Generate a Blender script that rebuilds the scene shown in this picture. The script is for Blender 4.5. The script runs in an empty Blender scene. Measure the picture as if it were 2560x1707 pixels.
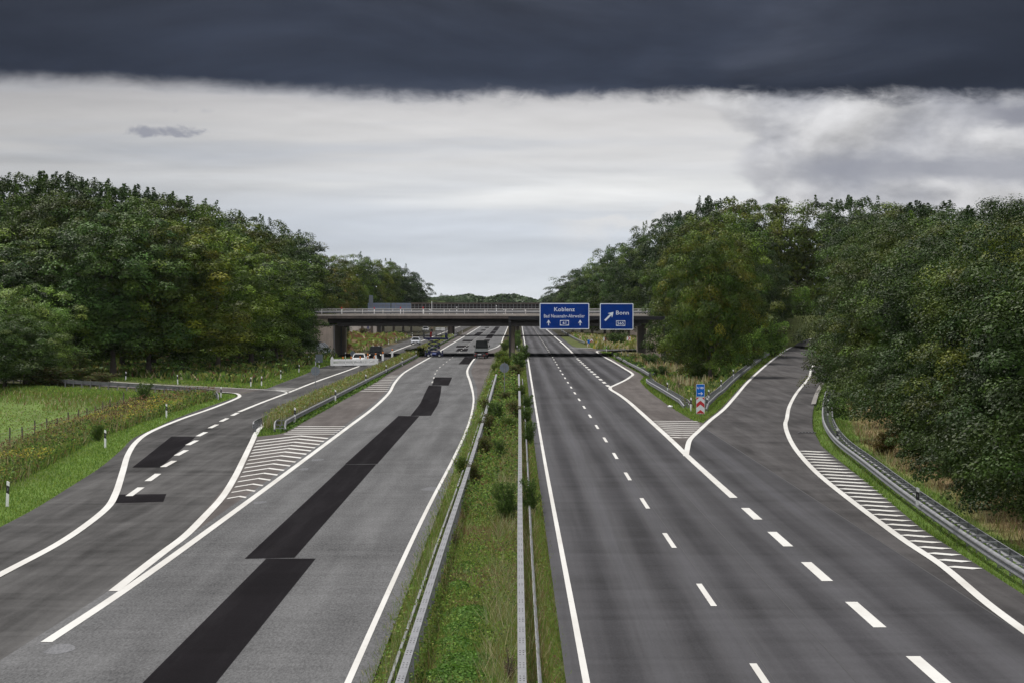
# Motorway junction under a storm cloud: everything is modelled in metres.
# World: X right, Y along the motorway (away from the viewer), Z up, road surface at Z = 0.
import bpy, bmesh, math, random
import numpy as np
from mathutils import Vector, Matrix

R = math.radians
rng = np.random.default_rng(7)
random.seed(7)
scene = bpy.context.scene
COL = scene.collection
EYE = 7.8                      # height of the viewpoint above the road (standing on an overpass)
VX, VY, F = 1287.6, 765.2, 7173.0   # survey of the photo: vanishing point and focal length


def G(px, py, h=0.0):
    """Survey: ground position (height h) of a point of the photo."""
    y = F * (EYE - h) / (py - VY)
    return ((px - VX) * y / F, y)


def GL(pts, h=0.0):
    return [G(a, b, h) for a, b in pts]


# ------------------------------------------------------------------ objects
def link(o, parent=None):
    COL.objects.link(o)
    if parent is not None:
        o.parent = parent
    return o


def tag(o, label=None, cat=None, group=None, kind=None):
    if label: o['label'] = label
    if cat: o['category'] = cat
    if group: o['group'] = group
    if kind: o['kind'] = kind
    return o


def empty(name, loc=(0, 0, 0), rz=0.0):
    o = bpy.data.objects.new(name, None)
    o.empty_display_size = 0.5
    o.location = loc
    o.rotation_euler = (0, 0, rz)
    return link(o)


def thing(name, label, cat, loc=(0, 0, 0), rz=0.0, group=None):
    return tag(empty(name, loc, rz), label, cat, group)


KIDS = {}


def kids(o):
    return [c for c in COL.objects if c.parent == o]


def copy_tree(o, parent=None, children=None):
    c = o.copy()
    COL.objects.link(c)
    if parent is not None:
        c.parent = parent
    for ch in (children or kids)(o):
        copy_tree(ch, c, children)
    return c


class MB:
    """collects shapes, builds ONE mesh object"""
    def __init__(s):
        s.v = []; s.f = []; s.m = []; s.sm = []

    def add(s, vs, fs, mat=0, smooth=False):
        n = len(s.v)
        s.v.extend([tuple(p) for p in vs])
        for f in fs:
            s.f.append(tuple(i + n for i in f)); s.m.append(mat); s.sm.append(smooth)
        return s

    def box(s, c, d, mat=0, rz=0.0, rx=0.0, ry=0.0, bev=0.0):
        hx, hy, hz = d[0] / 2, d[1] / 2, d[2] / 2
        M = Matrix.Rotation(rz, 3, 'Z') @ Matrix.Rotation(ry, 3, 'Y') @ Matrix.Rotation(rx, 3, 'X')
        if bev > 0:
            b = min(bev, hx * .9, hy * .9, hz * .9)
            vs = []; 
            bm = bmesh.new()
            bmesh.ops.create_cube(bm, size=1.0)
            for v in bm.verts: v.co = Vector((v.co.x * d[0], v.co.y * d[1], v.co.z * d[2]))
            bmesh.ops.bevel(bm, geom=list(bm.edges), offset=b, segments=2, affect='EDGES', profile=.6)
            bm.verts.index_update()
            vs = [M @ v.co + Vector(c) for v in bm.verts]
            fs = [[v.index for v in f.verts] for f in bm.faces]
            bm.free()
            return s.add(vs, fs, mat)
        vs = [M @ Vector((x, y, z)) + Vector(c) for x in (-hx, hx) for y in (-hy, hy) for z in (-hz, hz)]
        return s.add(vs, [(0, 1, 3, 2), (4, 6, 7, 5), (0, 4, 5, 1), (2, 3, 7, 6), (0, 2, 6, 4), (1, 5, 7, 3)], mat)

    def prism(s, poly, a, b, axis='z', mat=0):
        """extrude a 2-D polygon along an axis from a to b"""
        n = len(poly)
        mk = {'z': lambda p, t: (p[0], p[1], t), 'x': lambda p, t: (t, p[0], p[1]), 'y': lambda p, t: (p[0], t, p[1])}[axis]
        vs = [mk(p, a) for p in poly] + [mk(p, b) for p in poly]
        fs = [tuple(range(n))[::-1], tuple(range(n, 2 * n))]
        fs += [(i, (i + 1) % n, n + (i + 1) % n, n + i) for i in range(n)]
        return s.add(vs, fs, mat)

    def tube(s, pts, r, n=8, mat=0, smooth=True, cap=True):
        pts = [Vector(p) for p in pts]
        rs = r if isinstance(r, (list, tuple)) else [r] * len(pts)
        vs = []; fs = []
        for i, p in enumerate(pts):
            t = (pts[min(i + 1, len(pts) - 1)] - pts[max(i - 1, 0)]).normalized()
            u = t.cross(Vector((0, 0, 1)) if abs(t.z) < .95 else Vector((1, 0, 0))).normalized()
            w = t.cross(u)
            for k in range(n):
                a = 2 * math.pi * k / n
                vs.append(p + (u * math.cos(a) + w * math.sin(a)) * rs[i])
        for i in range(len(pts) - 1):
            for k in range(n):
                fs.append((i * n + k, i * n + (k + 1) % n, (i + 1) * n + (k + 1) % n, (i + 1) * n + k))
        s.add(vs, fs, mat, smooth)
        if cap:
            s.add(vs[:n], [tuple(range(n))[::-1]], mat); s.add(vs[-n:], [tuple(range(n))], mat)
        return s

    def sweep(s, path, prof, mat=0, smooth=False, closed=False):
        """sweep a profile (side offset to the right of travel, height) along a 3-D path"""
        P = [Vector(p) for p in path]; m = len(prof); vs = []; fs = []
        for i, p in enumerate(P):
            t = P[min(i + 1, len(P) - 1)] - P[max(i - 1, 0)]
            t.z = 0; t.normalize()
            nrm = Vector((t.y, -t.x, 0))
            for (o, h) in prof:
                vs.append(p + nrm * o + Vector((0, 0, h)))
        e = m if closed else m - 1
        for i in range(len(P) - 1):
            for k in range(e):
                a, b = i * m + k, i * m + (k + 1) % m
                fs.append((a, b, b + m, a + m))
        s.add(vs, fs, mat, smooth)
        if closed:
            s.add(vs[:m], [tuple(range(m))], mat); s.add(vs[-m:], [tuple(range(m))[::-1]], mat)
        return s

    def mesh(s, name, mats):
        me = bpy.data.meshes.new(name)
        me.from_pydata(s.v, [], s.f)
        for m in (mats if isinstance(mats, (list, tuple)) else [mats]):
            me.materials.append(m)
        me.polygons.foreach_set('material_index', s.m)
        me.polygons.foreach_set('use_smooth', s.sm)
        me.update()
        return me

    def build(s, name, mats, parent=None, loc=None):
        o = bpy.data.objects.new(name, s.mesh(name, mats))
        if loc is not None: o.location = loc
        return link(o, parent)


def np_mesh(name, V, Fc, mat, col=None, smooth=False):
    me = bpy.data.meshes.new(name)
    n, m, k = len(V), len(Fc), Fc.shape[1]
    me.vertices.add(n); me.vertices.foreach_set('co', np.asarray(V, np.float32).ravel())
    me.loops.add(m * k); me.loops.foreach_set('vertex_index', np.asarray(Fc, np.int32).ravel())
    me.polygons.add(m)
    me.polygons.foreach_set('loop_start', np.arange(0, m * k, k, dtype=np.int32))
    me.polygons.foreach_set('loop_total', np.full(m, k, np.int32))
    if smooth: me.polygons.foreach_set('use_smooth', np.ones(m, bool))
    me.materials.append(mat)
    if col is not None:
        at = me.color_attributes.new('col', 'FLOAT_COLOR', 'POINT')
        c = np.ones((n, 4), np.float32); c[:, :3] = np.clip(col, 0.001, 1)
        at.data.foreach_set('color', c.ravel())
    me.update(calc_edges=True)
    me.validate()
    return me


def smooth_path(pts, step=2.0):
    """Catmull-Rom through 2-D or 3-D points, resampled"""
    P = [np.array(p, float) for p in pts]
    P = [2 * P[0] - P[1]] + P + [2 * P[-1] - P[-2]]
    out = []
    for i in range(1, len(P) - 2):
        p0, p1, p2, p3 = P[i - 1], P[i], P[i + 1], P[i + 2]
        a = max(np.linalg.norm(p1 - p0), 1e-3) ** .5; b = max(np.linalg.norm(p2 - p1), 1e-3) ** .5; c = max(np.linalg.norm(p3 - p2), 1e-3) ** .5
        m1 = (p2 - p1) + b * ((p1 - p0) / a - (p2 - p0) / (a + b))
        m2 = (p2 - p1) + b * ((p3 - p2) / c - (p3 - p1) / (b + c))
        n = max(1, int(np.linalg.norm(p2 - p1) / step))
        for j in range(n):
            t = j / n
            out.append((2*t**3-3*t**2+1)*p1 + (t**3-2*t**2+t)*m1 + (-2*t**3+3*t**2)*p2 + (t**3-t**2)*m2)
    out.append(P[-2])
    return [tuple(p) for p in out]


def ribbon(mb, path, w, z, mat=0, off=0.0):
    """flat painted line of width w (number or list) along a 2-D (or 3-D) path"""
    n = len(path); vs = []; fs = []
    for i, p in enumerate(path):
        a = path[max(i - 1, 0)]; b = path[min(i + 1, n - 1)]
        dx, dy = b[0] - a[0], b[1] - a[1]; L = math.hypot(dx, dy) or 1
        nx, ny = dy / L, -dx / L
        ww = (w[i] if isinstance(w, (list, tuple)) else w) / 2
        zz = z + (p[2] if len(p) > 2 else 0)
        vs.append((p[0] + nx * (off - ww), p[1] + ny * (off - ww), zz))
        vs.append((p[0] + nx * (off + ww), p[1] + ny * (off + ww), zz))
    for i in range(n - 1):
        fs.append((2 * i, 2 * i + 1, 2 * i + 3, 2 * i + 2))
    return mb.add(vs, fs, mat)


def between(mb, L, Rr, z, mat=0):
    """sheet between two equally sampled paths"""
    vs = []; fs = []
    for p, q in zip(L, Rr):
        vs.append((p[0], p[1], z + (p[2] if len(p) > 2 else 0)))
        vs.append((q[0], q[1], z + (q[2] if len(q) > 2 else 0)))
    for i in range(len(L) - 1):
        fs.append((2 * i, 2 * i + 1, 2 * i + 3, 2 * i + 2))
    return mb.add(vs, fs, mat)


def XY(tab):
    """table of (X, Y) -> function X(Y)"""
    t = sorted(tab, key=lambda p: p[1]); ys = [p[1] for p in t]; xs = [p[0] for p in t]
    return lambda y: float(np.interp(y, ys, xs))


def sheet(mb, lf, rf, y0, y1, z, step=2.5, mat=0):
    n = max(2, int((y1 - y0) / step) + 1)
    ys = np.linspace(y0, y1, n)
    return between(mb, [(lf(y), y) for y in ys], [(rf(y), y) for y in ys], z, mat)


# ------------------------------------------------------------------ materials
class NT:
    def __init__(s, tree): s.t = tree; s.n = tree.nodes; s.l = tree.links
    def node(s, typ, **kw):
        n = s.n.new(typ)
        for k, v in kw.items():
            if k in n.inputs.keys() if isinstance(k, str) else False: s.set(n.inputs[k], v)
            else: setattr(n, k, v)
        return n
    def set(s, sock, v):
        if hasattr(v, 'is_output'): s.l.new(v, sock)
        else: sock.default_value = v
    def m(s, op, a, b=0.0, c=0.0, clamp=False):
        n = s.n.new('ShaderNodeMath'); n.operation = op; n.use_clamp = clamp
        s.set(n.inputs[0], a); s.set(n.inputs[1], b); s.set(n.inputs[2], c)
        return n.outputs[0]
    def mr(s, v, a, b, c=0.0, d=1.0, smooth=True):
        n = s.n.new('ShaderNodeMapRange'); n.interpolation_type = 'SMOOTHSTEP' if smooth else 'LINEAR'
        for i, x in enumerate((v, a, b, c, d)): s.set(n.inputs[i], x)
        return n.outputs[0]
    def mix(s, f, a, b, blend='MIX'):
        n = s.n.new('ShaderNodeMix'); n.data_type = 'RGBA'; n.blend_type = blend
        s.set(n.inputs[0], f); s.set(n.inputs[6], a); s.set(n.inputs[7], b)
        return n.outputs[2]
    def noise(s, vec, scale, detail=4.0, rough=.55, dist=0.0):
        n = s.n.new('ShaderNodeTexNoise')
        if vec is not None: s.set(n.inputs['Vector'], vec)
        n.inputs['Scale'].default_value = scale; n.inputs['Detail'].default_value = detail
        n.inputs['Roughness'].default_value = rough; n.inputs['Distortion'].default_value = dist
        return n.outputs[0]
    def vscale(s, vec, sc, off=(0, 0, 0)):
        n = s.n.new('ShaderNodeMapping'); s.set(n.inputs[0], vec)
        n.inputs['Scale'].default_value = sc; n.inputs['Location'].default_value = off
        return n.outputs[0]


def rgb(r, g, b): return (r, g, b, 1.0)


def new_mat(name):
    m = bpy.data.materials.new(name); m.use_nodes = True
    t = NT(m.node_tree); t.n.clear()
    out = t.n.new('ShaderNodeOutputMaterial'); p = t.n.new('ShaderNodeBsdfPrincipled')
    t.l.new(p.outputs[0], out.inputs[0])
    return m, t, p, out


def plain(name, col, rough=.6, metal=0.0, spec=.5, var=.12, scale=6.0, emit=None, world=False):
    """paint / metal / plastic with slight wear so that no surface is perfectly even"""
    m, t, p, o = new_mat(name)
    tc = t.n.new('ShaderNodeTexCoord'); vec = tc.outputs['Object']
    a = t.noise(vec, scale, 5, .6)
    b = t.noise(vec, scale * 6, 3, .6)
    f = t.m('ADD', t.m('MULTIPLY', a, .7), t.m('MULTIPLY', b, .3))
    lo = tuple(c * (1 - var) for c in col[:3]) + (1,); hi = tuple(min(1, c * (1 + var)) for c in col[:3]) + (1,)
    t.set(p.inputs['Base Color'], t.mix(t.mr(f, .3, .7), lo, hi))
    t.set(p.inputs['Roughness'], t.mr(f, .2, .8, max(0, rough - .1), min(1, rough + .1)))
    p.inputs['Metallic'].default_value = metal; p.inputs['Specular IOR Level'].default_value = spec
    if emit:
        p.inputs['Emission Color'].default_value = rgb(*emit[0]); p.inputs['Emission Strength'].default_value = emit[1]
    return m


def asphalt(name, base, speck=.35, stain=.25, lane=None, rough=.75, tint=(1, 1, 1), spec=.35, stretch=.06, grain=.3):
    """rolled road surface: aggregate speckle, long stains along the traffic, polished wheel tracks"""
    m, t, p, o = new_mat(name)
    g = t.n.new('ShaderNodeNewGeometry'); pos = g.outputs['Position']
    fine = t.noise(pos, 13.0, 5, .8)
    mid = t.noise(pos, 1.3, 5, .6)
    longn = t.noise(t.vscale(pos, (1.1, stretch, 1)), 1.0, 6, .6, .3)
    big = t.noise(t.vscale(pos, (.16, .05, 1)), 1.0, 5, .6, .6)
    cross = t.noise(t.vscale(pos, (.08, .55, 1)), 1.0, 4, .6, .5)
    f = t.m('ADD', 1.0, t.m('MULTIPLY', t.m('SUBTRACT', fine, .5), speck * 4.0))
    f = t.m('ADD', f, t.m('MULTIPLY', t.m('SUBTRACT', mid, .5), speck * .6))
    f = t.m('ADD', f, t.m('MULTIPLY', t.m('SUBTRACT', longn, .5), stain * 1.3))
    f = t.m('ADD', f, t.m('MULTIPLY', t.m('SUBTRACT', big, .5), stain * 1.6))
    f = t.m('ADD', f, t.m('MULTIPLY', t.m('SUBTRACT', cross, .5), stain * 1.0))
    gr = t.noise(t.vscale(pos, (20, 2.6, 1)), 1.0, 3, .75)
    f = t.m('ADD', f, t.m('MULTIPLY', t.m('SUBTRACT', gr, .5), grain * 1.9))
    track = None
    if lane:
        x = t.n.new('ShaderNodeSeparateXYZ'); t.l.new(pos, x.inputs[0])
        ph = t.m('MULTIPLY', t.m('SUBTRACT', x.outputs[0], lane[0]), 2 * math.pi / lane[1])
        track = t.m('MULTIPLY', t.m('COSINE', ph), lane[2])
        f = t.m('ADD', f, t.m('MULTIPLY', track, t.m('ADD', .5, longn)))
    v = t.n.new('ShaderNodeVectorMath'); v.operation = 'SCALE'
    v.inputs[0].default_value = tuple(base[i] * tint[i] for i in range(3)); t.set(v.inputs[3], t.m('MAXIMUM', f, .15))
    warm = t.mix(t.mr(big, .45, .75, 0, .35), v.outputs[0], rgb(.16, .145, .13), 'MULTIPLY')
    t.set(p.inputs['Base Color'], v.outputs[0])
    rr = t.mr(longn, .3, .75, rough + .12, rough - .14)
    if track is not None: rr = t.m('SUBTRACT', rr, t.m('MULTIPLY', track, 1.0), clamp=True)
    t.set(p.inputs['Roughness'], rr)
    p.inputs['Specular IOR Level'].default_value = spec
    bp = t.n.new('ShaderNodeBump'); bp.inputs['Strength'].default_value = .25; bp.inputs['Distance'].default_value = .02
    t.set(bp.inputs['Height'], fine); t.l.new(bp.outputs[0], p.inputs['Normal'])
    return m


def marking_mat(name, base=.72):
    """thermoplastic road paint: slightly cracked, dirty where the tyres cross"""
    m, t, p, o = new_mat(name)
    g = t.n.new('ShaderNodeNewGeometry'); pos = g.outputs['Position']
    a = t.noise(pos, 2.0, 6, .7); b = t.noise(t.vscale(pos, (.5, .12, 1)), 1.0, 4, .6)
    c = t.noise(pos, 14.0, 3, .7)
    col = t.mix(t.mr(b, .35, .72, 0, .6), rgb(base, base, base * .97), rgb(base * .72, base * .69, base * .64))
    col = t.mix(t.mr(a, .56, .76, 0, .45), col, rgb(.30, .29, .28))
    col = t.mix(t.mr(c, .62, .74, 0, .6), col, rgb(.22, .21, .21))
    t.set(p.inputs['Base Color'], col); p.inputs['Roughness'].default_value = .7
    p.inputs['Specular IOR Level'].default_value = .3
    return m


def plant_mat(name, trans=.3, rough=.55, spec=.3):
    """leaves and blades: colour from the mesh, thin and translucent; the object colour tints a whole plant"""
    m, t, p, out = new_mat(name)
    at = t.n.new('ShaderNodeAttribute'); at.attribute_name = 'col'
    oi = t.n.new('ShaderNodeObjectInfo')
    col = t.mix(1.0, at.outputs['Color'], oi.outputs['Color'], 'MULTIPLY')
    t.set(p.inputs['Base Color'], col); p.inputs['Roughness'].default_value = rough
    p.inputs['Specular IOR Level'].default_value = spec
    tr = t.n.new('ShaderNodeBsdfTranslucent'); t.set(tr.inputs[0], col)
    mx = t.n.new('ShaderNodeMixShader'); mx.inputs[0].default_value = trans
    t.l.new(p.outputs[0], mx.inputs[1]); t.l.new(tr.outputs[0], mx.inputs[2]); t.l.new(mx.outputs[0], out.inputs[0])
    return m


def concrete(name, base, dark=.5, streak=1.0):
    m, t, p, o = new_mat(name)
    g = t.n.new('ShaderNodeNewGeometry'); pos = g.outputs['Position']
    a = t.noise(pos, .7, 6, .65); b = t.noise(t.vscale(pos, (1.6, 1.6, .15)), 1.0, 5, .6); c = t.noise(pos, 12, 3, .6)
    f = t.m('ADD', t.m('MULTIPLY', a, .5), t.m('ADD', t.m('MULTIPLY', b, .4 * streak), t.m('MULTIPLY', c, .15)))
    lo = tuple(x * dark for x in base) + (1,)
    t.set(p.inputs['Base Color'], t.mix(t.mr(f, .35, .7), lo, tuple(base) + (1,)))
    p.inputs['Roughness'].default_value = .85
    bp = t.n.new('ShaderNodeBump'); bp.inputs['Strength'].default_value = .3; t.set(bp.inputs['Height'], c); t.l.new(bp.outputs[0], p.inputs['Normal'])
    return m


M = {}
M['light'] = asphalt('light_worn_asphalt', (.088, .089, .092), .75, .50, (-5.2, 1.9, .05), .9, spec=.12, grain=1.0)
M['dark'] = asphalt('dark_asphalt', (.038, .0375, .042), .26, .85, (3.3, 1.85, .17), .80, spec=.18, stretch=.012, grain=.35)
M['exit'] = asphalt('stained_grey_asphalt', (.048, .047, .047), .24, 1.35, None, .85, spec=.14, grain=.4)
M['brown'] = asphalt('brownish_shoulder_asphalt', (.084, .075, .072), .26, .65, None, .9, spec=.12)
M['ramp'] = asphalt('ramp_asphalt', (.048, .0455, .0465), .24, 1.1, None, .85, spec=.14, grain=.35)
M['patch'] = asphalt('fresh_black_asphalt', (.0085, .0076, .0090), .5, .6, None, .97, spec=.03)
M['stain'] = asphalt('bleached_asphalt', (.125, .127, .135), .5, .5, None, .9, spec=.12, grain=.9)
M['seam'] = plain('bitumen_seam', (.02, .02, .022), .6)
M['paint'] = marking_mat('road_paint', .55)
M['paint_old'] = marking_mat('dirty_road_paint', .40)
M['plant'] = plant_mat('plant', .25, .7, .12)
M['leaf'] = plant_mat('leaf', .12, .55, .12)
M['bark'] = plain('bark', (.06, .05, .04), .9, var=.35, scale=3)
M['zinc'] = plain('galvanised_steel', (.215, .22, .235), .5, .4, var=.18, scale=2.5)
M['zinc_dull'] = plain('weathered_galvanised_steel', (.20, .205, .215), .6, .3, var=.25, scale=1.5)
M['zinc_dark'] = plain('dark_steel', (.05, .05, .055), .6, .3, var=.2)
M['hole'] = plain('bolt_hole', (.02, .02, .022), .8)
M['white'] = plain('white_plastic', (.80, .80, .80), .45, var=.06)
M['whiteboard'] = plain('white_barrier_plastic', (.93, .93, .92), .5, var=.03)
M['black'] = plain('black_plastic', (.018, .018, .02), .5)
M['red'] = plain('red_film', (.50, .012, .02), .4, var=.08)
M['silverfilm'] = plain('silver_white_film', (.70, .72, .74), .4, var=.05)
M['blue'] = plain('deep_blue_film', (.001, .036, .235), .6, spec=.10, var=.10, scale=1.2)
M['lightblue'] = plain('bright_blue_film', (.002, .13, .56), .6, spec=.15, var=.06, scale=2)
M['signwhite'] = plain('white_film', (.78, .83, .90), .45, var=.05)
M['signback'] = plain('grey_aluminium_sheet', (.16, .19, .22), .5, .4, var=.12, scale=1.5)
M['signbackblue'] = plain('blue_grey_aluminium_sheet', (.16, .20, .27), .5, .3, var=.12, scale=1.2)
M['gantry'] = plain('dark_painted_steel', (.022, .022, .025), .55, 0, spec=.2, var=.2, scale=1)
M['concrete'] = concrete('weathered_concrete', (.56, .46, .395), .65)
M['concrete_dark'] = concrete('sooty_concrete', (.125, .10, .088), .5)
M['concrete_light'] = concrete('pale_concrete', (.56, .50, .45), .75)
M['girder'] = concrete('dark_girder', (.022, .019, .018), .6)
M['rail_white'] = plain('pale_grey_railing_paint', (.70, .67, .64), .5, var=.15)
M['glass'] = plain('dark_car_glass', (.005, .007, .008), .15, spec=.18, var=.05)
M['tyre'] = plain('tyre_rubber', (.016, .016, .017), .85)
M['rim'] = plain('alloy_rim', (.42, .43, .44), .35, .7)
M['carwhite'] = plain('white_car_paint', (.80, .80, .80), .25, var=.04)
M['carblack'] = plain('black_car_paint', (.004, .004, .005), .3, spec=.12, var=.1)
M['carsilver'] = plain('silver_car_paint', (.46, .48, .52), .3, .15, var=.05)
M['truckgreen'] = plain('dark_truck_paint', (.007, .010, .009), .5, spec=.12, var=.15)
M['bedgrey'] = plain('aluminium_drop_side', (.27, .285, .285), .5, .1, var=.2)
M['lamp'] = plain('lamp_glass', (.8, .8, .75), .2, emit=((1, .93, .75), 1.1))
M['amber'] = plain('amber_lens', (.72, .20, .02), .3, var=.1)
M['redlens'] = plain('red_lens', (.30, .01, .01), .25)
M['liftblue'] = plain('dark_blue_machine_paint', (.006, .010, .060), .45, spec=.2, var=.2)
M['liftdecal'] = plain('pale_blue_decal', (.20, .24, .52), .5)
M['skin'] = plain('skin', (.45, .27, .19), .6)
M['jacket'] = plain('black_workwear', (.012, .012, .014), .9)
M['trouser'] = plain('red_workwear', (.30, .018, .018), .85)
M['hair'] = plain('dark_hair', (.02, .014, .01), .8)
M['wood'] = plain('weathered_wood', (.10, .085, .07), .9, var=.3)
M['bag'] = plain('white_plastic_bag', (.82, .82, .82), .4)
M['graf_blue'] = plain('blue_spray_paint', (.03, .05, .20), .7)
M['graf_white'] = plain('white_spray_paint', (.50, .52, .56), .7)
M['graf_black'] = plain('black_spray_paint', (.02, .02, .03), .7)
M['greencap'] = plain('green_plastic', (.03, .25, .08), .5)

# ------------------------------------------------------------------ survey of the road edges, X as a function of Y
def XYs(tab): return XY(smooth_path(tab, 1.0))


LC = XYs([(-11.0, 20), (-10.95, 60), (-10.72, 79), (-10.66, 108), (-10.77, 185), (-10.86, 220), (-11.35, 258), (-12.25, 292), (-12.97, 332), (-13.06, 372), (-12.95, 434), (-13.05, 511), (-13.06, 728), (-13.2, 1080), (-13.3, 1400)])
LM = XYs([(-3.45, 20), (-3.45, 85), (-3.37, 111), (-3.15, 147.6), (-3.07, 187.8), (-3.44, 238), (-4.6, 295), (-5.53, 333), (-5.87, 357), (-5.95, 445), (-5.3, 490), (-3.3, 555), (-2.9, 718), (-2.7, 1100), (-2.6, 1400)])
RM = XYs([(1.46, 20), (1.48, 60), (1.5, 152), (1.7, 300), (1.85, 395), (1.92, 468), (2.04, 600), (2.7, 1093), (3.1, 1400)])
RL = XYs([(5.19, 20), (5.19, 61), (5.13, 114), (5.27, 168), (5.46, 330), (5.7, 425), (5.8, 483), (6.2, 732), (6.7, 1093), (7.1, 1400)])
RB = XYs([(8.87, 20), (8.87, 90), (8.98, 150), (9.09, 166), (9.2, 200), (9.28, 236), (9.15, 258), (9.1, 281), (9.27, 430), (9.5, 470), (9.75, 530), (10.4, 938), (11.0, 1400)])
LB_pts = [(-10.95, 77), (-11.14, 90.6), (-11.2, 97.3), (-11.5, 106), (-11.95, 117), (-12.76, 130.5), (-13.8, 145.8), (-15.0, 163.2), (-16.2, 181), (-16.72, 193.7), (-16.85, 203), (-16.85, 260)]
LB = XYs(LB_pts)
LA_pts = [(-14.9, 40), (-14.92, 70), (-14.97, 83.3), (-15.0, 93.9), (-15.3, 102.5), (-15.84, 111.7), (-16.6, 119.2), (-18.45, 134.9), (-20.4, 151.3), (-21.8, 165.3), (-22.6, 177.2), (-23.1, 198.5), (-23.15, 215.4), (-23.3, 228.6), (-23.5, 239.7), (-23.75, 247), (-24.4, 253.4), (-25.3, 258), (-26.9, 260.5)]
edgeL = XYs([(-16.8, 20), (-17.0, 50), (-17.6, 80), (-18.2, 101), (-18.5, 110), (-19.3, 125), (-20.1, 139), (-21.5, 157), (-22.6, 170), (-23.1, 185), (-23.6, 198), (-24.0, 240), (-24.1, 262), (-23.6, 271), (-23.8, 292), (-24.1, 325), (-24.6, 357), (-24.6, 600), (-24.9, 1400)])
edgeR = XYs([(13.2, 20), (13.4, 60), (13.7, 77), (13.85, 84), (14.3, 102), (15.4, 123), (16.4, 149), (17.8, 170), (19.8, 191), (23.0, 221), (27.7, 261.7), (34.3, 314.6), (41, 362)])
RE_pts = [(11.9, 40), (12.1, 60), (12.35, 74), (12.84, 86.3), (12.95, 95), (13.25, 107), (13.45, 114), (13.85, 127), (14.25, 137), (15.25, 155.5), (16.4, 172), (17.9, 190)]


def ramp_h(yf): return 2.5 * max(0.0, (yf - 260) / 380) ** 1.5


def RP(px, py):
    """survey point on the climbing slip road"""
    x, y = G(px, py); h = ramp_h(y); k = 1 - h / EYE
    return (x * k, y * k, h)


RD_px = [(1715, 1140), (1716.5, 1130), (1718.2, 1121.8), (1725, 1099), (1748, 1076), (1776, 1050), (1807, 1025), (1837.5, 991.7), (1868, 956), (1909, 917.8), (1944.7, 889.7), (1985.5, 864), (2008.5, 852.7)]
RD = [RP(*p) for p in RD_px]
RD += [(49.5, 447, 3.0), (60, 458, 3.8), (75, 466, 4.8)]
RDs = smooth_path(RD, 2.0)
rampL = XY([(p[0], p[1]) for p in RDs]); rampH = XY([(p[2], p[1]) for p in RDs])
rampL_np = lambda y: np.interp(y, [p[1] for p in RDs], [p[0] for p in RDs])
rampH_np = lambda y: np.interp(y, [p[1] for p in RDs], [p[2] for p in RDs])
edgeL_y = np.arange(20, 1400, 1.0); edgeL_x = np.array([edgeL(y) for y in edgeL_y])
edgeR_y = np.arange(20, 362, 1.0); edgeR_x = np.array([edgeR(y) for y in edgeR_y])
BR0, BR1 = 443.0, 479.0     # near and far face of the first bridge


def sst(a, b, x):
    t = np.clip((x - a) / (b - a), 0, 1)
    return t * t * (3 - 2 * t)


def gz(x, y):
    """height of the ground"""
    x = np.asarray(x, float); y = np.asarray(y, float)
    z = np.full(np.broadcast(x, y).shape, -0.10)
    x = x + np.zeros_like(z); y = y + np.zeros_like(z)
    # low field left of the exit road
    xe = np.interp(y, edgeL_y, edgeL_x) - 2.7
    d = xe - x
    sd = -(x + 24.5) * .87 - (y - 243) * .5
    z -= 1.4 * sst(0, 7, d) * sst(0, 9, sd) * sst(-1, 6, d)
    # shallow ditch in the right-hand gore
    rl = rampL_np(y); w = np.maximum(rl - 1.6 - 14.6, .5)
    t = np.clip((x - 14.6) / w, 0, 1)
    z -= .85 * np.sin(np.pi * t) ** .8 * sst(215, 300, y) * (w > .6)
    # the slip road climbs
    rh = rampH_np(y) - .02
    z = np.where((x > rl - 7) & (y > 240), z + (rh) * sst(0, 1, (x - (rl - 7)) / 6.0), z)
    # wooded bank rising behind the right-hand guard rail
    er = np.interp(y, edgeR_y, edgeR_x)
    z = np.where((x > er) & (y < 362), z - .12 * sst(0, .8, x - er) + .5 * sst(4, 16, x - er), z)
    # embankments that carry the bridge road
    dy = np.maximum(0, np.maximum(BR0 - 1 - y, y - BR1 - 1))
    for fx in (sst(-33, -42, x), sst(25, 37, x)):
        e = 6.3 * fx - dy / 1.9 - .1
        z = np.maximum(z, e)
    inramp = (x > rl - 1.0) & (x < rl + 9) & (y > 250) & (y < 450)
    z = np.where(inramp, rh - .09, z)
    return z


def fbm(x, y, s, seed=0):
    """cheap smooth noise for colour patches"""
    r = np.random.default_rng(seed); out = np.zeros(np.broadcast(x, y).shape)
    for k in range(6):
        a = r.uniform(0, 6.28); f = s * (1.7 ** k) * .35; p = r.uniform(0, 6.28); q = r.uniform(0, 6.28)
        out = out + np.sin((x * np.cos(a) + y * np.sin(a)) * f + p + 1.3 * np.sin((y * np.cos(a) - x * np.sin(a)) * f * .7 + q)) / (1.25 ** k)
    return out / 3.2


C_MOWN = np.array((.105, .170, .036)); C_FIELD = np.array((.110, .165, .042)); C_TAN = np.array((.26, .19, .10))
C_WOOD = np.array((.028, .026, .014)); C_ROUGH = np.array((.075, .090, .028)); C_BROWN = np.array((.10, .070, .040))


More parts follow.
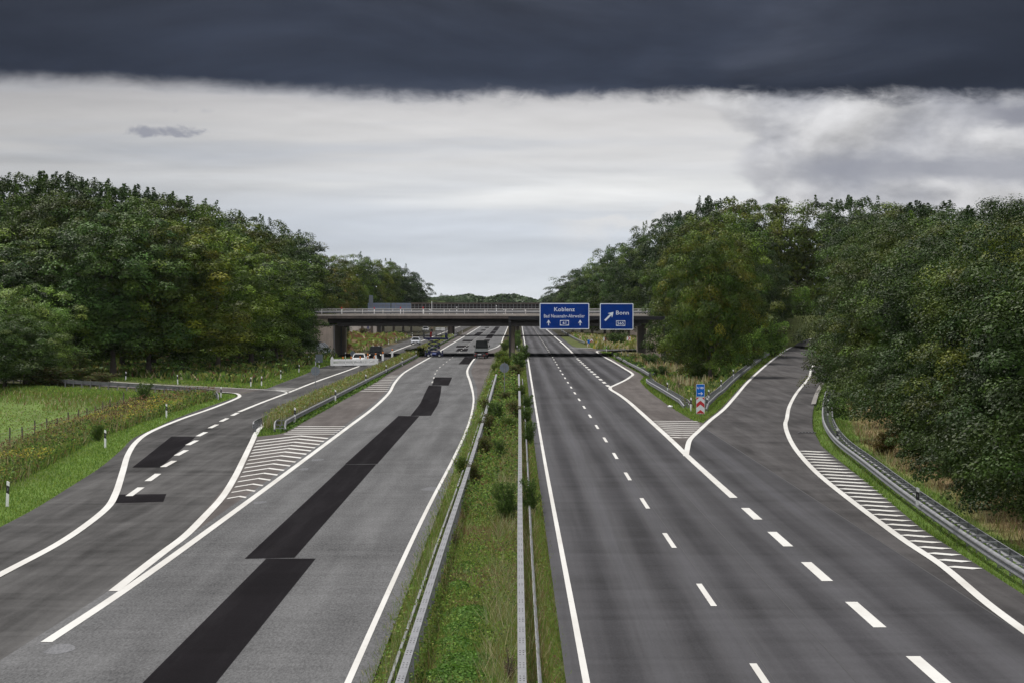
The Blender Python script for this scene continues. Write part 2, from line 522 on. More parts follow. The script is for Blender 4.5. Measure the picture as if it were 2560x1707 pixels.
def ground_colour(x, y):
    n = fbm(x, y, .25, 3)[..., None]; n2 = fbm(x, y, 1.1, 5)[..., None]
    c = C_ROUGH + n * .012
    xe = np.interp(y, edgeL_y, edgeL_x); d = xe - x
    sd = -(x + 24.5) * .87 - (y - 243) * .5
    def mixc(c, new, f): return c + (new - c) * np.clip(f, 0, 1)[..., None]
    c = mixc(c, C_FIELD * (1 + .22 * n + .12 * n2), sst(7, 9.5, d) * sst(4, 7, sd))
    c = mixc(c, C_TAN, sst(.25, .6, n[..., 0]) * sst(9, 12, sd) * sst(17, 12, sd) * (y > 215))
    c = mixc(c, C_MOWN, sst(2.9, 2.2, d) * sst(-6, 0, d) * (y < 270))
    er = np.interp(y, edgeR_y, edgeR_x)
    c = mixc(c, C_MOWN * .95, sst(er - 1, er, x) * sst(er + 3.4, er + 2.6, x) * (y < 362))
    c = mixc(c, C_TAN * (.85 + .2 * n2), sst(er + 3.0, er + 3.6, x) * sst(er + 7.5, er + 5.5, x) * (y < 300))
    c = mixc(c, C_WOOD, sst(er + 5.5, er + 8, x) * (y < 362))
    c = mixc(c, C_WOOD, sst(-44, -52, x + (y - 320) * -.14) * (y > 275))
    c = mixc(c, C_BROWN, sst(.1, .5, n2[..., 0]) * (np.abs(x + 1) < 2.2) * .8)
    c = mixc(c, C_TAN * .8, sst(.0, .5, n[..., 0]) * ((x > 15) & (x < 30) & (y > 300) & (y < 430)) * .7)
    c = mixc(c, C_TAN * .75, sst(-.1, .5, n[..., 0]) * ((x < -25) & (y > 480) & (y < 760)) * .8)
    c = mixc(c, C_TAN * .8, sst(-.1, .5, n[..., 0]) * ((x > 14) & (y > 480) & (y < 760)) * .8)
    return c


def make_ground():
    fine = np.arange(-66, 66.1, 1.5)
    out = 66 * 1.16 ** np.arange(1, 34)
    xs = np.concatenate([-out[::-1], fine, out])
    ys = np.concatenate([[-3000, -1000, -300, -100, -20, 20], np.arange(40, 520, 2.0), np.arange(520, 1200, 8.0), 1200 * 1.15 ** np.arange(0, 16)])
    X, Y = np.meshgrid(xs, ys)
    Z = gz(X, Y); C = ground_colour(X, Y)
    nx, ny = len(xs), len(ys)
    V = np.stack([X, Y, Z], -1).reshape(-1, 3)
    i = (np.arange(ny - 1)[:, None] * nx + np.arange(nx - 1)[None, :]).ravel()
    Fc = np.stack([i, i + 1, i + 1 + nx, i + nx], -1)
    m, t, p, o = new_mat('grassland')
    at = t.n.new('ShaderNodeAttribute'); at.attribute_name = 'col'
    pos = t.n.new('ShaderNodeNewGeometry').outputs['Position']
    a = t.noise(pos, 3.5, 6, .7); b = t.noise(t.vscale(pos, (.4, .15, 1)), 1.0, 5, .6)
    f = t.m('ADD', t.m('MULTIPLY', a, 1.3), t.m('MULTIPLY', b, .7))
    v = t.n.new('ShaderNodeVectorMath'); v.operation = 'SCALE'; t.set(v.inputs[0], at.outputs['Color']); t.set(v.inputs[3], t.mr(f, .65, 1.4, .6, 1.35))
    t.set(p.inputs['Base Color'], v.outputs[0]); p.inputs['Roughness'].default_value = .95; p.inputs['Specular IOR Level'].default_value = .1
    bp = t.n.new('ShaderNodeBump'); bp.inputs['Strength'].default_value = .8; bp.inputs['Distance'].default_value = .15
    t.set(bp.inputs['Height'], a); t.l.new(bp.outputs[0], p.inputs['Normal'])
    g = link(bpy.data.objects.new('ground', np_mesh('ground', V, Fc, m, C.reshape(-1, 3), True)))
    tag(g, 'grassland with mown verges, a low green field and wooded banks', 'ground', kind='structure')


make_ground()


# ------------------------------------------------------------------ road surfaces (structure) and their painted parts
def struct(name, label, mb, mats):
    return tag(mb.build(name, mats), label, 'road', kind='structure')


def part(name, mb, mats, parent, label=None):
    o = mb.build(name, mats, parent)
    if label: o['label'] = label
    return o


b = MB()
sheet(b, edgeL, lambda y: LC(y) - .3 if y < 79 else (LB(y) if y < 200 else -16.85), 20, 1400, 0.0)
exit_road = struct('exit_road', 'dark stained exit road leaving the left carriageway and running on beside it', b, M['exit'])
# the light carriageway
b = MB()
sheet(b, lambda y: LC(y) - .42, lambda y: (LM(y) + .5) if y > 275 and y < 545 else float(np.interp(y, [20, 150, 215, 275, 545, 1400], [-3.0, -2.88, -2.82, LM(275) + .5, LM(545) + .5, -2.2])), 20, 1400, .008)
left_road = struct('carriageway', 'pale worn left carriageway with a long staggered strip of black repair asphalt', b, M['light'])
b = MB()
nose = XY([(LB(76) - .1, 76), (LB(100) - .1, 100), (LB(130) - .1, 130), (LB(150) - .1, 150), (LB(165) - .1, 165), (LB(171.5) - .1, 171.5), (-15.2, 172.6), (-14.5, 174.5), (-14.25, 177), (-14.35, 300), (-14.9, 340), (-15.0, 1400)])
sheet(b, nose, lambda y: LC(y) - .3, 77, 1400, .004, 1.0)
left_shoulder = struct('shoulder', 'brownish hard shoulder and painted gore left of the pale carriageway', b, M['brown'])
b = MB()
sheet(b, lambda y: LM(y) + .3, lambda y: float(np.interp(y, [236, 300, 600], [-2.83, -2.85, -2.55])), 236, 575, .004)
part('crossover', b, M['brown'], left_road)
# side road joining from the left
near = smooth_path([(-24.0, 246), (-24.3, 251), (-25.2, 257), (-27.5, 262), (-31.5, 267), (-37, 275), (-43.5, 286), (-60, 316), (-80, 352)], 2)
far = smooth_path([(-23.4, 272), (-24.6, 272.2), (-26.3, 274), (-28.4, 277), (-31.5, 281), (-35.5, 287), (-45, 304), (-57, 326), (-76, 360)], 2)


def resample(P, n):
    P = np.array(P, float); s = np.concatenate([[0], np.cumsum(np.linalg.norm(np.diff(P, axis=0), axis=1))])
    q = np.linspace(0, s[-1], n)
    return [tuple(np.interp(v, s, P[:, k]) for k in range(P.shape[1])) for v in q]


b = MB(); between(b, resample(near, 60), resample(far, 60), -.004)
side_road = struct('side_road', 'narrow brownish side road joining the exit road from the left', b, M['brown'])
# right carriageway
b = MB()
def dark_right(y):
    if y < 182: return 12.1
    return float(np.interp(y, [182, 182.5, 272, 284, 300, 318, 330, 480, 500, 515, 560, 1400], [12.1, 9.35, 9.35, 10.1, 11.6, 13.1, 13.9, 14.0, 14.1, 12.5, 11.2, 13.0]))
sheet(b, lambda y: RM(y) - .42, dark_right, 20, 1400, .008, 1.0)
right_road = struct('carriageway', 'dark tarmac right carriageway with shiny wheel tracks', b, M['dark'])
# slip road on the right
L3 = [(12.0, 20, 0), (12.0, 60, 0), (12.0, 100, 0), (12.0, 130, 0), (12.0, 160, 0), (12.0, 181, 0)] + [(p[0] - .3, p[1], p[2]) for p in RDs if p[1] > 183]
R3 = [(13.2, 20, 0), (13.4, 60, 0), (14.25, 100, 0), (15.7, 130, 0), (17.1, 160, 0), (18.8, 181, 0)]
def offs(P, i, d):
    a = P[max(i - 1, 0)]; c = P[min(i + 1, len(P) - 1)]; dx, dy = c[0] - a[0], c[1] - a[1]; L = math.hypot(dx, dy)
    return (P[i][0] + dy / L * d, P[i][1] - dx / L * d, P[i][2])
rest = [p for p in RDs if p[1] > 183]
for i, p in enumerate(rest):
    R3.append((edgeR(p[1]), p[1], p[2]) if p[1] < 358 else offs(rest, i, 8.6))
b = MB()
def densify(P):
    out = []
    for a, c in zip(P, P[1:]):
        n = max(1, int(math.dist(a, c) / 5))
        out += [tuple(a[k] + (c[k] - a[k]) * j / n for k in range(3)) for j in range(n)]
    return out + [P[-1]]
n0 = 6
between(b, resample(L3[:n0 + 1], 50), resample(R3[:n0 + 1], 50), 0.0)
between(b, L3[n0:], R3[n0:], 0.0)
ramp = struct('slip_road', 'brown grey slip road curving away to the right behind the gore', b, M['ramp'])
# gore and emergency bay on the right
gore_r = XY([(RD[0][0], 151), (9.2, 152), (9.4, 157), (10.25, 168), (11.6, 180), (12.35, 186), (12.9, 190), (12.1, 194.5), (12.0, 205), (11.95, 224), (12.2, 262), (12.6, 285), (12.95, 300), (14.2, 318), (14.4, 333), (14.45, 500), (14.45, 520)])
b = MB()
sheet(b, lambda y: RB(y) - .2 if y < 272 else dark_right(y) - .3, lambda y: gore_r(y) + .1, 150, 520, .012 if False else .0125, 1.0)
right_shoulder = struct('shoulder', 'brownish emergency bay and painted gore right of the dark carriageway', b, M['brown'])
b = MB()
between(b, resample(smooth_path([(11.0, 545), (15.5, 531), (24, 545), (40, 565), (60, 580)], 2), 30), resample(smooth_path([(13.9, 505), (15.5, 508), (24, 522), (42, 545), (62, 560)], 2), 30), -.002)
loop_road = struct('slip_road', 'short slip road turning off beyond the bridge on the right', b, M['dark'])

ZM = .018
# --- left carriageway: patches, edge lines
b = MB()
PATCH = [[(-7.72, 48), (-6.2, 48), (-6.16, 88.7), (-7.69, 88.7)], [(-8.35, 88.6), (-6.84, 89.0), (-6.85, 141.6), (-8.37, 141.4)], [(-8.40, 141.6), (-6.82, 142.0), (-6.8, 203.8), (-8.3, 204.3)]]
for i, q in enumerate(PATCH):
    part('asphalt_patch', MB().add([(x, y, .0125 + .0005 * i) for x, y in q], [(0, 1, 2, 3)]), M['patch'], left_road)
bb = MB()
l4 = [(-7.45, 204.2), (-7.6, 230), (-8.05, 255), (-8.5, 283)]; r4 = [(-6.0, 204.8), (-6.15, 230), (-6.62, 255), (-7.2, 281)]
between(bb, resample(l4, 12), resample(r4, 12), .0128); part('asphalt_patch', bb, M['patch'], left_road)
FAR_PATCH = [[(-8.2, 283.2), (-6.55, 282.6), (-6.9, 315), (-8.88, 315.4)], [(-7.62, 386), (-6.06, 386), (-6.2, 440), (-7.7, 440)],
             [(-11.2, 541), (-8.9, 541), (-9.1, 569), (-11.5, 569)], [(-10.3, 496), (-8.3, 496), (-8.6, 529), (-10.5, 529)], [(-11.7, 630), (-9.4, 630), (-9.5, 664), (-11.9, 664)],
             [(-11.0, 748), (-9.2, 748), (-9.3, 850), (-11.1, 850)], [(-11.0, 905), (-9.5, 905), (-9.5, 951), (-11.0, 951)], [(-10.8, 1010), (-9.3, 1010), (-9.3, 1047), (-10.8, 1047)],
             [(-7.2, 905), (-5.6, 905), (-5.7, 1080), (-7.3, 1080)], [(-7.2, 804), (-5.7, 804), (-5.7, 894), (-7.2, 894)], [(-7.2, 692), (-5.7, 692), (-5.7, 790), (-7.3, 790)],
             [(-7.1, 613), (-5.7, 613), (-5.8, 668), (-7.1, 668)], [(-7.6, 557), (-5.9, 557), (-6.0, 590), (-7.8, 590)], [(-6.9, 484), (-5.1, 484), (-5.2, 498), (-7.1, 498)]]
for q in FAR_PATCH:
    part('asphalt_patch', MB().add([(x, y, .0125) for x, y in q], [(0, 1, 2, 3)]), M['patch'], left_road)
ys = list(np.arange(66.6, 1300, 1.5))
b = MB(); ribbon(b, [(LC(y), y) for y in ys], .27, ZM); part('edge_line', b, M['paint'], left_road)
b = MB(); ribbon(b, [(LC(y) - .02, y) for y in np.arange(44, 54.1, 1)], .28, ZM); part('edge_line', b, M['paint'], left_road)
ys = list(np.arange(30, 1300, 1.5))
b = MB(); ribbon(b, [(LM(y), y) for y in ys], [.145 + .10 * float(sst(240, 300, np.array(y))) for y in ys], ZM); part('edge_line', b, M['paint'], left_road)
LL = XYs([(-8.3, 280), (-8.5, 295), (-9.2, 330), (-9.5, 350), (-9.6, 366), (-9.55, 434), (-9.5, 534), (-9.3, 800), (-9.1, 1300)])
b = MB()
for k in range(0, 46):
    y = 292 + 17.9 * k
    ribbon(b, [(LL(y), y), (LL(y + 6), y + 6)], .15, ZM)
part('lane_line', b, M['paint_old'], left_road)
for i, (px, py, rx, ry) in enumerate(((149, 1622, .30, 1.1), (792, 1149, .30, 1.3), (761, 1172, .22, .9), (649, 1256, .25, .9), (1085, 1222, .5, 1.6))):
    x, y = G(px, py); n = 22; a = random.uniform(0, 6)
    ring_ = [(x + rx * math.cos(6.283 * k / n) * (1 + .18 * math.sin(3 * 6.283 * k / n + a)), y + ry * math.sin(6.283 * k / n) * (1 + .15 * math.sin(2 * 6.283 * k / n + a)), .0128) for k in range(n)]
    part('stain', MB().add(ring_, [tuple(range(n))]), M['stain'], left_road)
# thin transverse joints and bleached spots
b = MB()
for y, x0, x1, w in ((141.6, -10.4, -8.4, .03), (204.2, -10.5, -8.4, .05), (560, -12.8, -3, .15), (640, -12.8, -3, .15), (700, -12.8, -3, .15)):
    ribbon(b, [(x0, y), (x1, y + .15)], w, .0145)
part('joint', b, M['brown'], left_road)

# --- exit road and left gore
b = MB(); ribbon(b, smooth_path(LA_pts, 1.0), .30, ZM); part('edge_line', b, M['paint'], exit_road)
b = MB(); ribbon(b, smooth_path([(-10.98, 78.5)] + LB_pts[1:11] + [(-16.85, 330), (-16.85, 700)], 1.0), .30, ZM + .004); part('edge_line', b, M['paint'], exit_road)
b = MB()
for cx, cy in [(-15.98, 120.7), (-16.5, 130.8), (-17.14, 142), (-17.75, 152.7), (-18.45, 164), (-19.1, 175), (-19.6, 186.5), (-19.97, 197), (-20.25, 207.5)]:
    d = Vector((-.022 - .02 * (cy < 140), 1, 0)).normalized() * 2.8
    ribbon(b, [(cx - d.x, cy - d.y), (cx + d.x, cy + d.y)], .30, ZM)
part('lane_line', b, M['paint'], exit_road)
b = MB(); ribbon(b, smooth_path([(-20.4, 212), (-20.5, 230), (-20.5, 258), (-20.6, 296), (-20.3, 366), (-20.9, 505), (-20.9, 670), (-21.0, 1200)], 3), .30, ZM); part('centre_line', b, M['paint'], exit_road)
part('asphalt_patch', MB().add([(-20.6, 172, .006), (-19.13, 172, .006), (-17.2, 139, .006), (-18.54, 139, .006)], [(0, 1, 2, 3)][::-1]), M['patch'], exit_road)
part('asphalt_patch', MB().add([(-16.45, 119, .006), (-14.5, 119.3, .006), (-14.05, 114.6, .006), (-15.9, 113.8, .006)], [(0, 1, 2, 3)][::-1]), M['patch'], exit_road)
b = MB(); ribbon(b, [(-19.3, 171.6), (-15.7, 171.0)], .22, .007); part('joint', b, M['seam'], exit_road)
b = MB(); ribbon(b, smooth_path([(-20.4, 258.4), (-21.0, 262), (-22.2, 266), (-23.6, 268.5), (-26, 272), (-28.3, 276), (-35.2, 285.2), (-45, 303), (-57, 325)], 1.5), .3, ZM); part('edge_line', b, M['paint'], exit_road)
b = MB()
for x0, y0, x1, y1 in ((-23.2, 274.5, -20.5, 272.0), (-22.8, 270.5, -20.6, 268.2), (-22.0, 267, -20.7, 264.5)):
    ribbon(b, [(x0, y0), (x1, y1)], .7, ZM)
part('hatching', b, M['paint_old'], exit_road)
b = MB()
for y in (169.3, 165.6, 161.8, 158.1, 154.8, 151.3, 147.5, 143.7, 140.2, 136.4, 132.6, 128.7, 124.8, 121, 117):
    xr = LC(y) - .3
    yl = y - (y - 105) * .05; xl = LB(yl) + .25
    am = xl + (xr - xl) * .52; ya = y + .6 + (y - 115) * .05
    t = .32 + (y - 115) * .005
    vs = [(xl, yl - t, ZM), (am, ya - t, ZM), (xr, y - t, ZM), (xr, y + t, ZM), (am, ya + t, ZM), (xl, yl + t, ZM)]
    b.add(vs, [(0, 1, 4, 5), (1, 2, 3, 4)])
for y in (175.2, 178.0, 180.7, 183.3, 186.2):
    ribbon(b, [(-14.1, y), (LC(y) - .25, y - .1)], .7, ZM)
for k in range(10):
    y = 263.3 + 6.45 * k
    ribbon(b, [(-14.2, y + .5), (LC(y) - .25, y)], 1.0, ZM)
part('hatching', b, M['paint'], left_shoulder)

# --- right carriageway markings
ys = list(np.arange(30, 1300, 1.5))
b = MB(); ribbon(b, [(RM(y), y) for y in ys], [.15 + .05 * float(sst(200, 400, np.array(y))) for y in ys], ZM); part('edge_line', b, M['paint'], right_road)
b = MB()
for k in range(-1, 70):
    y = 74.6 + 18 * k - 18
    ribbon(b, [(RL(y), y), (RL(y + 6), y + 6)], .16, ZM)
part('lane_line', b, M['paint'], right_road)
b = MB()
for k in range(-1, 5): y = 60.9 + 11.75 * k; ribbon(b, [(RB(y - 3), y - 3), (RB(y + 3), y + 3)], .32, ZM)
for k in range(13): y = 281.2 + 12.1 * k; ribbon(b, [(RB(y - 3), y - 3), (RB(y + 3), y + 3)], .34, ZM)
part('lane_line', b, M['paint'], right_road)
b = MB(); ribbon(b, smooth_path([(RB(y), y) for y in (116.8, 130, 150, 166, 184, 210, 236, 255)] + [(9.02, 264), (8.98, 270), (9.2, 276.6), (9.85, 283.7), (11.55, 302), (12.86, 318.8), (13.45, 327.6), (13.66, 338.5), (13.7, 357), (13.8, 397), (13.75, 430), (13.8, 461), (13.9, 483), (14.2, 496), (15.2, 503), (19, 512), (28, 523)], 1.0), .32, ZM + .002); part('edge_line', b, M['paint'], right_road)
b = MB(); ribbon(b, [(RB(y), y) for y in np.arange(440, 1300, 4)], .32, ZM); part('edge_line', b, M['paint'], right_road)
b = MB(); ribbon(b, smooth_path([(10.0, 513), (12, 522), (15.5, 530), (24, 543), (38, 560)], 2), .3, ZM); ribbon(b, [(9.9, 540), (15.6, 531)], 1.5, ZM); part('edge_line', b, M['paint_old'], loop_road)
b = MB(); ribbon(b, [(6.93, y) for y in ()] or [(7.1, 40), (7.05, 120), (7.15, 260)], .025, .0125); ribbon(b, [(5.35, 45), (5.42, 66), (5.3, 120), (5.35, 200)], .022, .0125)
ribbon(b, [(12.1, 40), (12.12, 181)], .05, .0125); part('joint', b, M['seam'], right_road)

# --- slip road markings
b = MB(); ribbon(b, [(p[0], p[1], p[2]) for p in RDs], .29, ZM + .004); part('edge_line', b, M['paint'], ramp)
REn = RE_pts + [tuple(p[:2]) for p in []]
R_in = [offs(rest, i, float(np.interp(p[1], [183, 200, 235, 300], [5.4, 5.6, 5.9, 5.9]))) for i, p in enumerate(rest) if p[1] > 340]
b = MB(); ribbon(b, smooth_path([(x, y, 0) for x, y in RE_pts] + [(18.85, 199, 0), (21.1, 221, 0), (25.2, 257, 0), RP(2022.6, 943)] + [p for p in R_in if p[1] > 340][::4], 1.0), .27, ZM + .004); part('edge_line', b, M['paint'], ramp)
RE = XYs(RE_pts)
b = MB()
hy = 86.0; st = 2.35
while hy < 157:
    xl = RE(hy) + .2; xr = edgeR(hy - 1.6) - .12
    ribbon(b, [(xl, hy), (xr, hy - 1.75 * (xr - xl) / .85 * .55)], .50 + (hy - 86) * .003, ZM)
    hy += st + (hy - 86) * .006
part('hatching', b, M['paint'], ramp)
b = MB()
for k in range(9):
    y = 170.2 + 3.0 * k
    xl = RB(y) + .2; xr = float(np.interp(y, [150, 157, 168, 180, 186, 196], [9.2, 9.4, 10.2, 11.55, 12.2, 12.6])) - .15
    if xr > xl + .3: ribbon(b, [(xl, y + .8), ((xl + xr) / 2, y), (xr, y + .3)], .62, ZM)
part('hatching', b, M['paint'], right_shoulder)
# concrete gutter at the outer edge of the slip road
b = MB()
gut = [R3[i] for i in range(len(R3)) if 226 < R3[i][1] < 292]
b.sweep([(p[0], p[1], p[2]) for p in gut], [(-.25, .012), (-.25, .06), (.12, .09), (.12, -.2)], 0)
tag(b.build('kerb', concrete('kerb_concrete', (.20, .19, .18), .7)), 'pale concrete kerb along the outer edge of the slip road', 'kerb', kind='structure')
b = MB(); b.box((0, 0, .0), (1.1, .7, .05)); 
for k in range(5): b.box((-.4 + .2 * k, 0, .03), (.06, .6, .03), 1)
g = b.build('drain_cover', [M['zinc_dark'], M['hole']]); g.location = (18.0, 177.0, .012); tag(g, 'dark drain grating at the outer edge of the slip road', 'drain')

# ------------------------------------------------------------------ vegetation
UP = np.array((0, 0, 1.0))


def unit(a): return a / np.maximum(np.linalg.norm(a, axis=-1, keepdims=True), 1e-6)


def sphere(n, r=rng): return unit(r.normal(size=(n, 3)))


def leaf_quads(P, N, size, col, r=rng, aspect=.62):
    """many single leaves: kite shaped faces at points P facing N"""
    n = len(P); N = unit(N)
    t = unit(np.cross(N, sphere(n, r))); b = np.cross(N, t)
    s = size[:, None]
    V = np.stack([P - t * s * .5, P + b * s * aspect * .5 + t * s * .05, P + t * s * .5 - N * s * .12, P - b * s * aspect * .5 + t * s * .05], 1).reshape(-1, 3)
    Fc = np.arange(n * 4).reshape(-1, 4)
    return V, Fc, np.repeat(col, 4, axis=0)


def blade_quads(P, h, w, col, lean=.35, r=rng):
    n = len(P); a = r.uniform(0, 2 * np.pi, n); u = np.stack([np.cos(a), np.sin(a), 0 * a], -1)
    a2 = r.uniform(0, 2 * np.pi, n); L = np.stack([np.cos(a2), np.sin(a2), 0 * a2], -1) * (h * lean * r.uniform(.2, 1, n))[:, None]
    T = P + L + UP * h[:, None]
    V = np.stack([P - u * w[:, None] / 2, P + u * w[:, None] / 2, T + u * w[:, None] * .12, T - u * w[:, None] * .12], 1).reshape(-1, 3)
    return V, np.arange(n * 4).reshape(-1, 4), np.repeat(col, 4, axis=0)


class Veg:
    def __init__(s): s.V = []; s.F = []; s.C = []; s.n = 0
    def add(s, t):
        V, Fc, C = t
        s.V.append(V); s.F.append(Fc + s.n); s.C.append(C); s.n += len(V)
    def mesh(s, name, mat): return np_mesh(name, np.concatenate(s.V), np.concatenate(s.F), mat, np.concatenate(s.C))
    def build(s, name, mat=None, parent=None): return link(bpy.data.objects.new(name, s.mesh(name, mat or M['plant'])), parent)


def strip(lf, rf, y0, y1, dens, r=rng):
    """random points in a strip between X = lf(Y) and rf(Y); dens(Y) per square metre"""
    yg = np.linspace(y0, y1, 400)
    L = np.array([lf(y) for y in yg]); Rr = np.array([rf(y) for y in yg]); w = np.maximum(Rr - L, 0)
    d = np.array([dens(y) for y in yg]) * w
    cum = np.concatenate([[0], np.cumsum((d[1:] + d[:-1]) / 2 * np.diff(yg))])
    n = int(cum[-1])
    y = np.interp(r.uniform(0, cum[-1], n), cum, yg)
    t = r.uniform(0, 1, n)
    x = np.interp(y, yg, L) * (1 - t) + np.interp(y, yg, Rr) * t
    return x, y, t


def palette(n, cols, jit=.22, r=rng):
    p = np.array([c[1] for c in cols], float); p /= p.sum()
    i = r.choice(len(cols), n, p=p)
    c = np.array([c[0] for c in cols])[i]
    return c * (1 + r.uniform(-jit, jit, (n, 1))) * (1 + r.uniform(-.08, .08, (n, 3)))


def pts(x, y, dz=-.03): return np.stack([x, y, gz(x, y) + dz], -1)


def grass(veg, lf, rf, y0, y1, dens, hh, cols, w0=.018, lean=.8, thin=None):
    x, y, t = strip(lf, rf, y0, y1, dens)
    if thin is not None:
        k = thin(x, y); x, y, t = x[k], y[k], t[k]
    n = len(x); k = np.maximum(1, y / 75.0)
    h = rng.uniform(hh[0], hh[1], n) * rng.uniform(.7, 1.15, n)
    veg.add(blade_quads(pts(x, y), h, w0 * k * rng.uniform(.7, 1.4, n), palette(n, cols), lean))


GREEN = (.135, .225, .040); LIME = (.205, .290, .052); OLIVE = (.180, .185, .048); STRAW = (.42, .37, .21); DRY = (.24, .155, .09); DEEP = (.045, .085, .022); YEL = (.38, .32, .045); RUST = (.17, .09, .05); PALE = (.25, .27, .14)
c_ = lambda v: (lambda y: v)
d_near = lambda y: 170 * min(1, (70 / y) ** 1.5)

rag = lambda y: .5 + .3 * math.sin(y * .9) * math.sin(y * .37 + 1) + .3 * math.sin(y * 2.3 + 2 * math.sin(y * .51))
v = Veg()
grass(v, lambda y: -3.02 - .20 * rag(y), c_(-2.35), 50, 440, lambda y: 1.6 * d_near(y), (.10, .26), [(GREEN, 5), (LIME, 2), (OLIVE, 2), (STRAW, .7)])
grass(v, c_(-3.0), c_(-2.3), 50, 130, c_(8), (.35, .65), [(PALE, 3), (STRAW, 1), (OLIVE, 2)], .014)
grass(v, c_(.45), lambda y: RM(y) - .50 + .22 * rag(y + 40), 50, 440, lambda y: 1.7 * d_near(y), (.08, .2), [(GREEN, 5), (OLIVE, 3), (DRY, 1.0), (LIME, 2.5)])
grass(v, c_(.2), c_(.75), 50, 300, lambda y: .8 * d_near(y), (.15, .4), [(OLIVE, 3), (DRY, 2), (STRAW, 1.5), (GREEN, 2)], .015)
gap = lambda x, y: fbm(x, y, 1.0, 11) > -.12
bare = lambda x, y: fbm(x, y, 1.0, 11) <= -.05
grass(v, c_(-2.3), c_(.15), 50, 440, d_near, (.08, .22), [(GREEN, 5), (LIME, 4), (OLIVE, 2)], thin=gap)
grass(v, c_(-2.3), c_(.15), 50, 200, lambda y: .8 * d_near(y), (.08, .3), [(DRY, 4), (RUST, 3), (STRAW, 1.5), (OLIVE, 1)], .014, thin=bare)
grass(v, c_(-.75), c_(.05), 50, 205, lambda y: .5 * d_near(y), (.25, .7), [(STRAW, 2.5), (PALE, 3.5), (OLIVE, 3), (GREEN, 2), (RUST, .6)], .013, .9, thin=lambda x, y: fbm(x * 2, y * .7, 1.0, 71) > -.22)
grass(v, c_(-2.1), c_(-1.6), 50, 120, c_(22), (.25, .5), [(OLIVE, 3), (RUST, 1.5), (STRAW, 1), (GREEN, 2)], .014)
def clumps(lf, rf, y0, y1, dens, z0, z1, size, cols, thin=None):
    x, y, t = strip(lf, rf, y0, y1, dens)
    if thin is not None: k = thin(x, y); x, y = x[k], y[k]
    n = len(x); P = pts(x, y); P[:, 2] += z0 + (z1 - z0) * rng.uniform(0, 1, n) ** 1.5
    v.add(leaf_quads(P, sphere(n) + UP * .8, size * np.maximum(1, y / 100) * rng.uniform(.6, 1.4, n), palette(n, cols), aspect=.7))
pat = lambda s, lo: (lambda x, y: fbm(x * 2, y * .8, .9, s) > lo)
clumps(c_(-2.3), c_(.2), 52, 440, lambda y: 150 * min(1, (80 / y) ** 1.6), .03, .36, .062, [(GREEN, 4), (LIME, 2.4), (DEEP, 2.5), (OLIVE, 1)], pat(61, -.08))
clumps(c_(-2.3), c_(.2), 105, 440, lambda y: 260 * min(1, (80 / y) ** 1.6), .1, .75, .075, [(GREEN, 4), (DEEP, 3), (OLIVE, 2), (RUST, .4)], pat(62, .10))
clumps(c_(-2.9), c_(-2.0), 52, 300, lambda y: 110 * min(1, (80 / y) ** 1.6), .05, .5, .07, [(GREEN, 4), (OLIVE, 2), (LIME, 1.5)], pat(63, .0))
clumps(c_(.25), lambda y: RM(y) - .5, 52, 300, lambda y: 50 * min(1, (80 / y) ** 1.6), .03, .3, .06, [(GREEN, 4), (OLIVE, 3), (DRY, 1.5)], pat(64, .0))
grass(v, c_(-2.75), c_(-2.25), 50, 240, lambda y: .5 * d_near(y), (.3, .72), [(GREEN, 4), (OLIVE, 2.5), (PALE, 2), (STRAW, .7)], .016, .4, thin=pat(65, -.25))
grass(v, c_(.28), c_(.62), 50, 240, lambda y: .45 * d_near(y), (.25, .62), [(OLIVE, 3), (GREEN, 3), (DRY, 1.5), (STRAW, 1)], .015, .4, thin=pat(66, -.1))
tag(v.build('grass'), 'rough grass, dry stalks and weeds growing in the central reservation', 'grass', kind='stuff')

# low leafy mounds of the central reservation
v = Veg()
def mound(cx, cy, rx, ry, h, n, cols, size=.075):
    a = rng.uniform(0, 2 * np.pi, n); q = np.sqrt(rng.uniform(0, 1, n))
    x = cx + np.cos(a) * q * rx; y = cy + np.sin(a) * q * ry
    lump = .75 + .25 * fbm(x * 3, y * 2, 2.2, 5)
    z = gz(x, y) + h * np.maximum(0, 1 - q ** 2.2) * lump * rng.uniform(.75, 1.05, n)
    P = np.stack([x, y, z], -1)
    N = np.stack([np.cos(a) * q * .7, np.sin(a) * q * .7, np.full(n, .9)], -1) + rng.normal(0, .45, (n, 3))
    v.add(leaf_quads(P, N, size * max(1, cy / 90) * rng.uniform(.6, 1.3, n), palette(n, cols), aspect=.75))
LEAFY = [(.090, .185, .028), (.115, .215, .036), (.065, .135, .024)]
LF = [(LEAFY[0], 3), (LEAFY[1], 2), (LEAFY[2], 3)]
for px, py, rx, ry, h, n in ((1145, 1462, .40, 1.2, .34, 1500), (1172, 1530, .75, 1.9, .30, 3800), (1150, 1566, .55, 1.3, .28, 1900), (1136, 1604, .6, 1.5, .22, 2000), (1165, 1645, .7, 1.5, .30, 2800), (1140, 1690, .85, 1.7, .36, 3800), (1160, 1412, .5, 2.0, .2, 1200)):
    x, y = G(px, py); mound(x, y, rx, ry, h, n, LF)
for px, py, rx, ry, h, n in ((1205, 1275, .75, 3.5, .22, 2500), (1195, 1300, .7, 3, .25, 2200), (1215, 1235, .7, 5, .18, 1800), (1225, 1175, .8, 7, .15, 1500)):
    x, y = G(px, py); mound(x, y, rx, ry, h, n, [((.14, .20, .035), 3), ((.10, .17, .03), 2), ((.17, .20, .045), 1)])
for px, py in ((1190, 1345), (1230, 1375), (1165, 1500), (1240, 1440)):
    x, y = G(px, py); mound(x, y, .6, 1.6, .12, 500, [(RUST, 2), (DRY, 2), (OLIVE, 1)], .05)
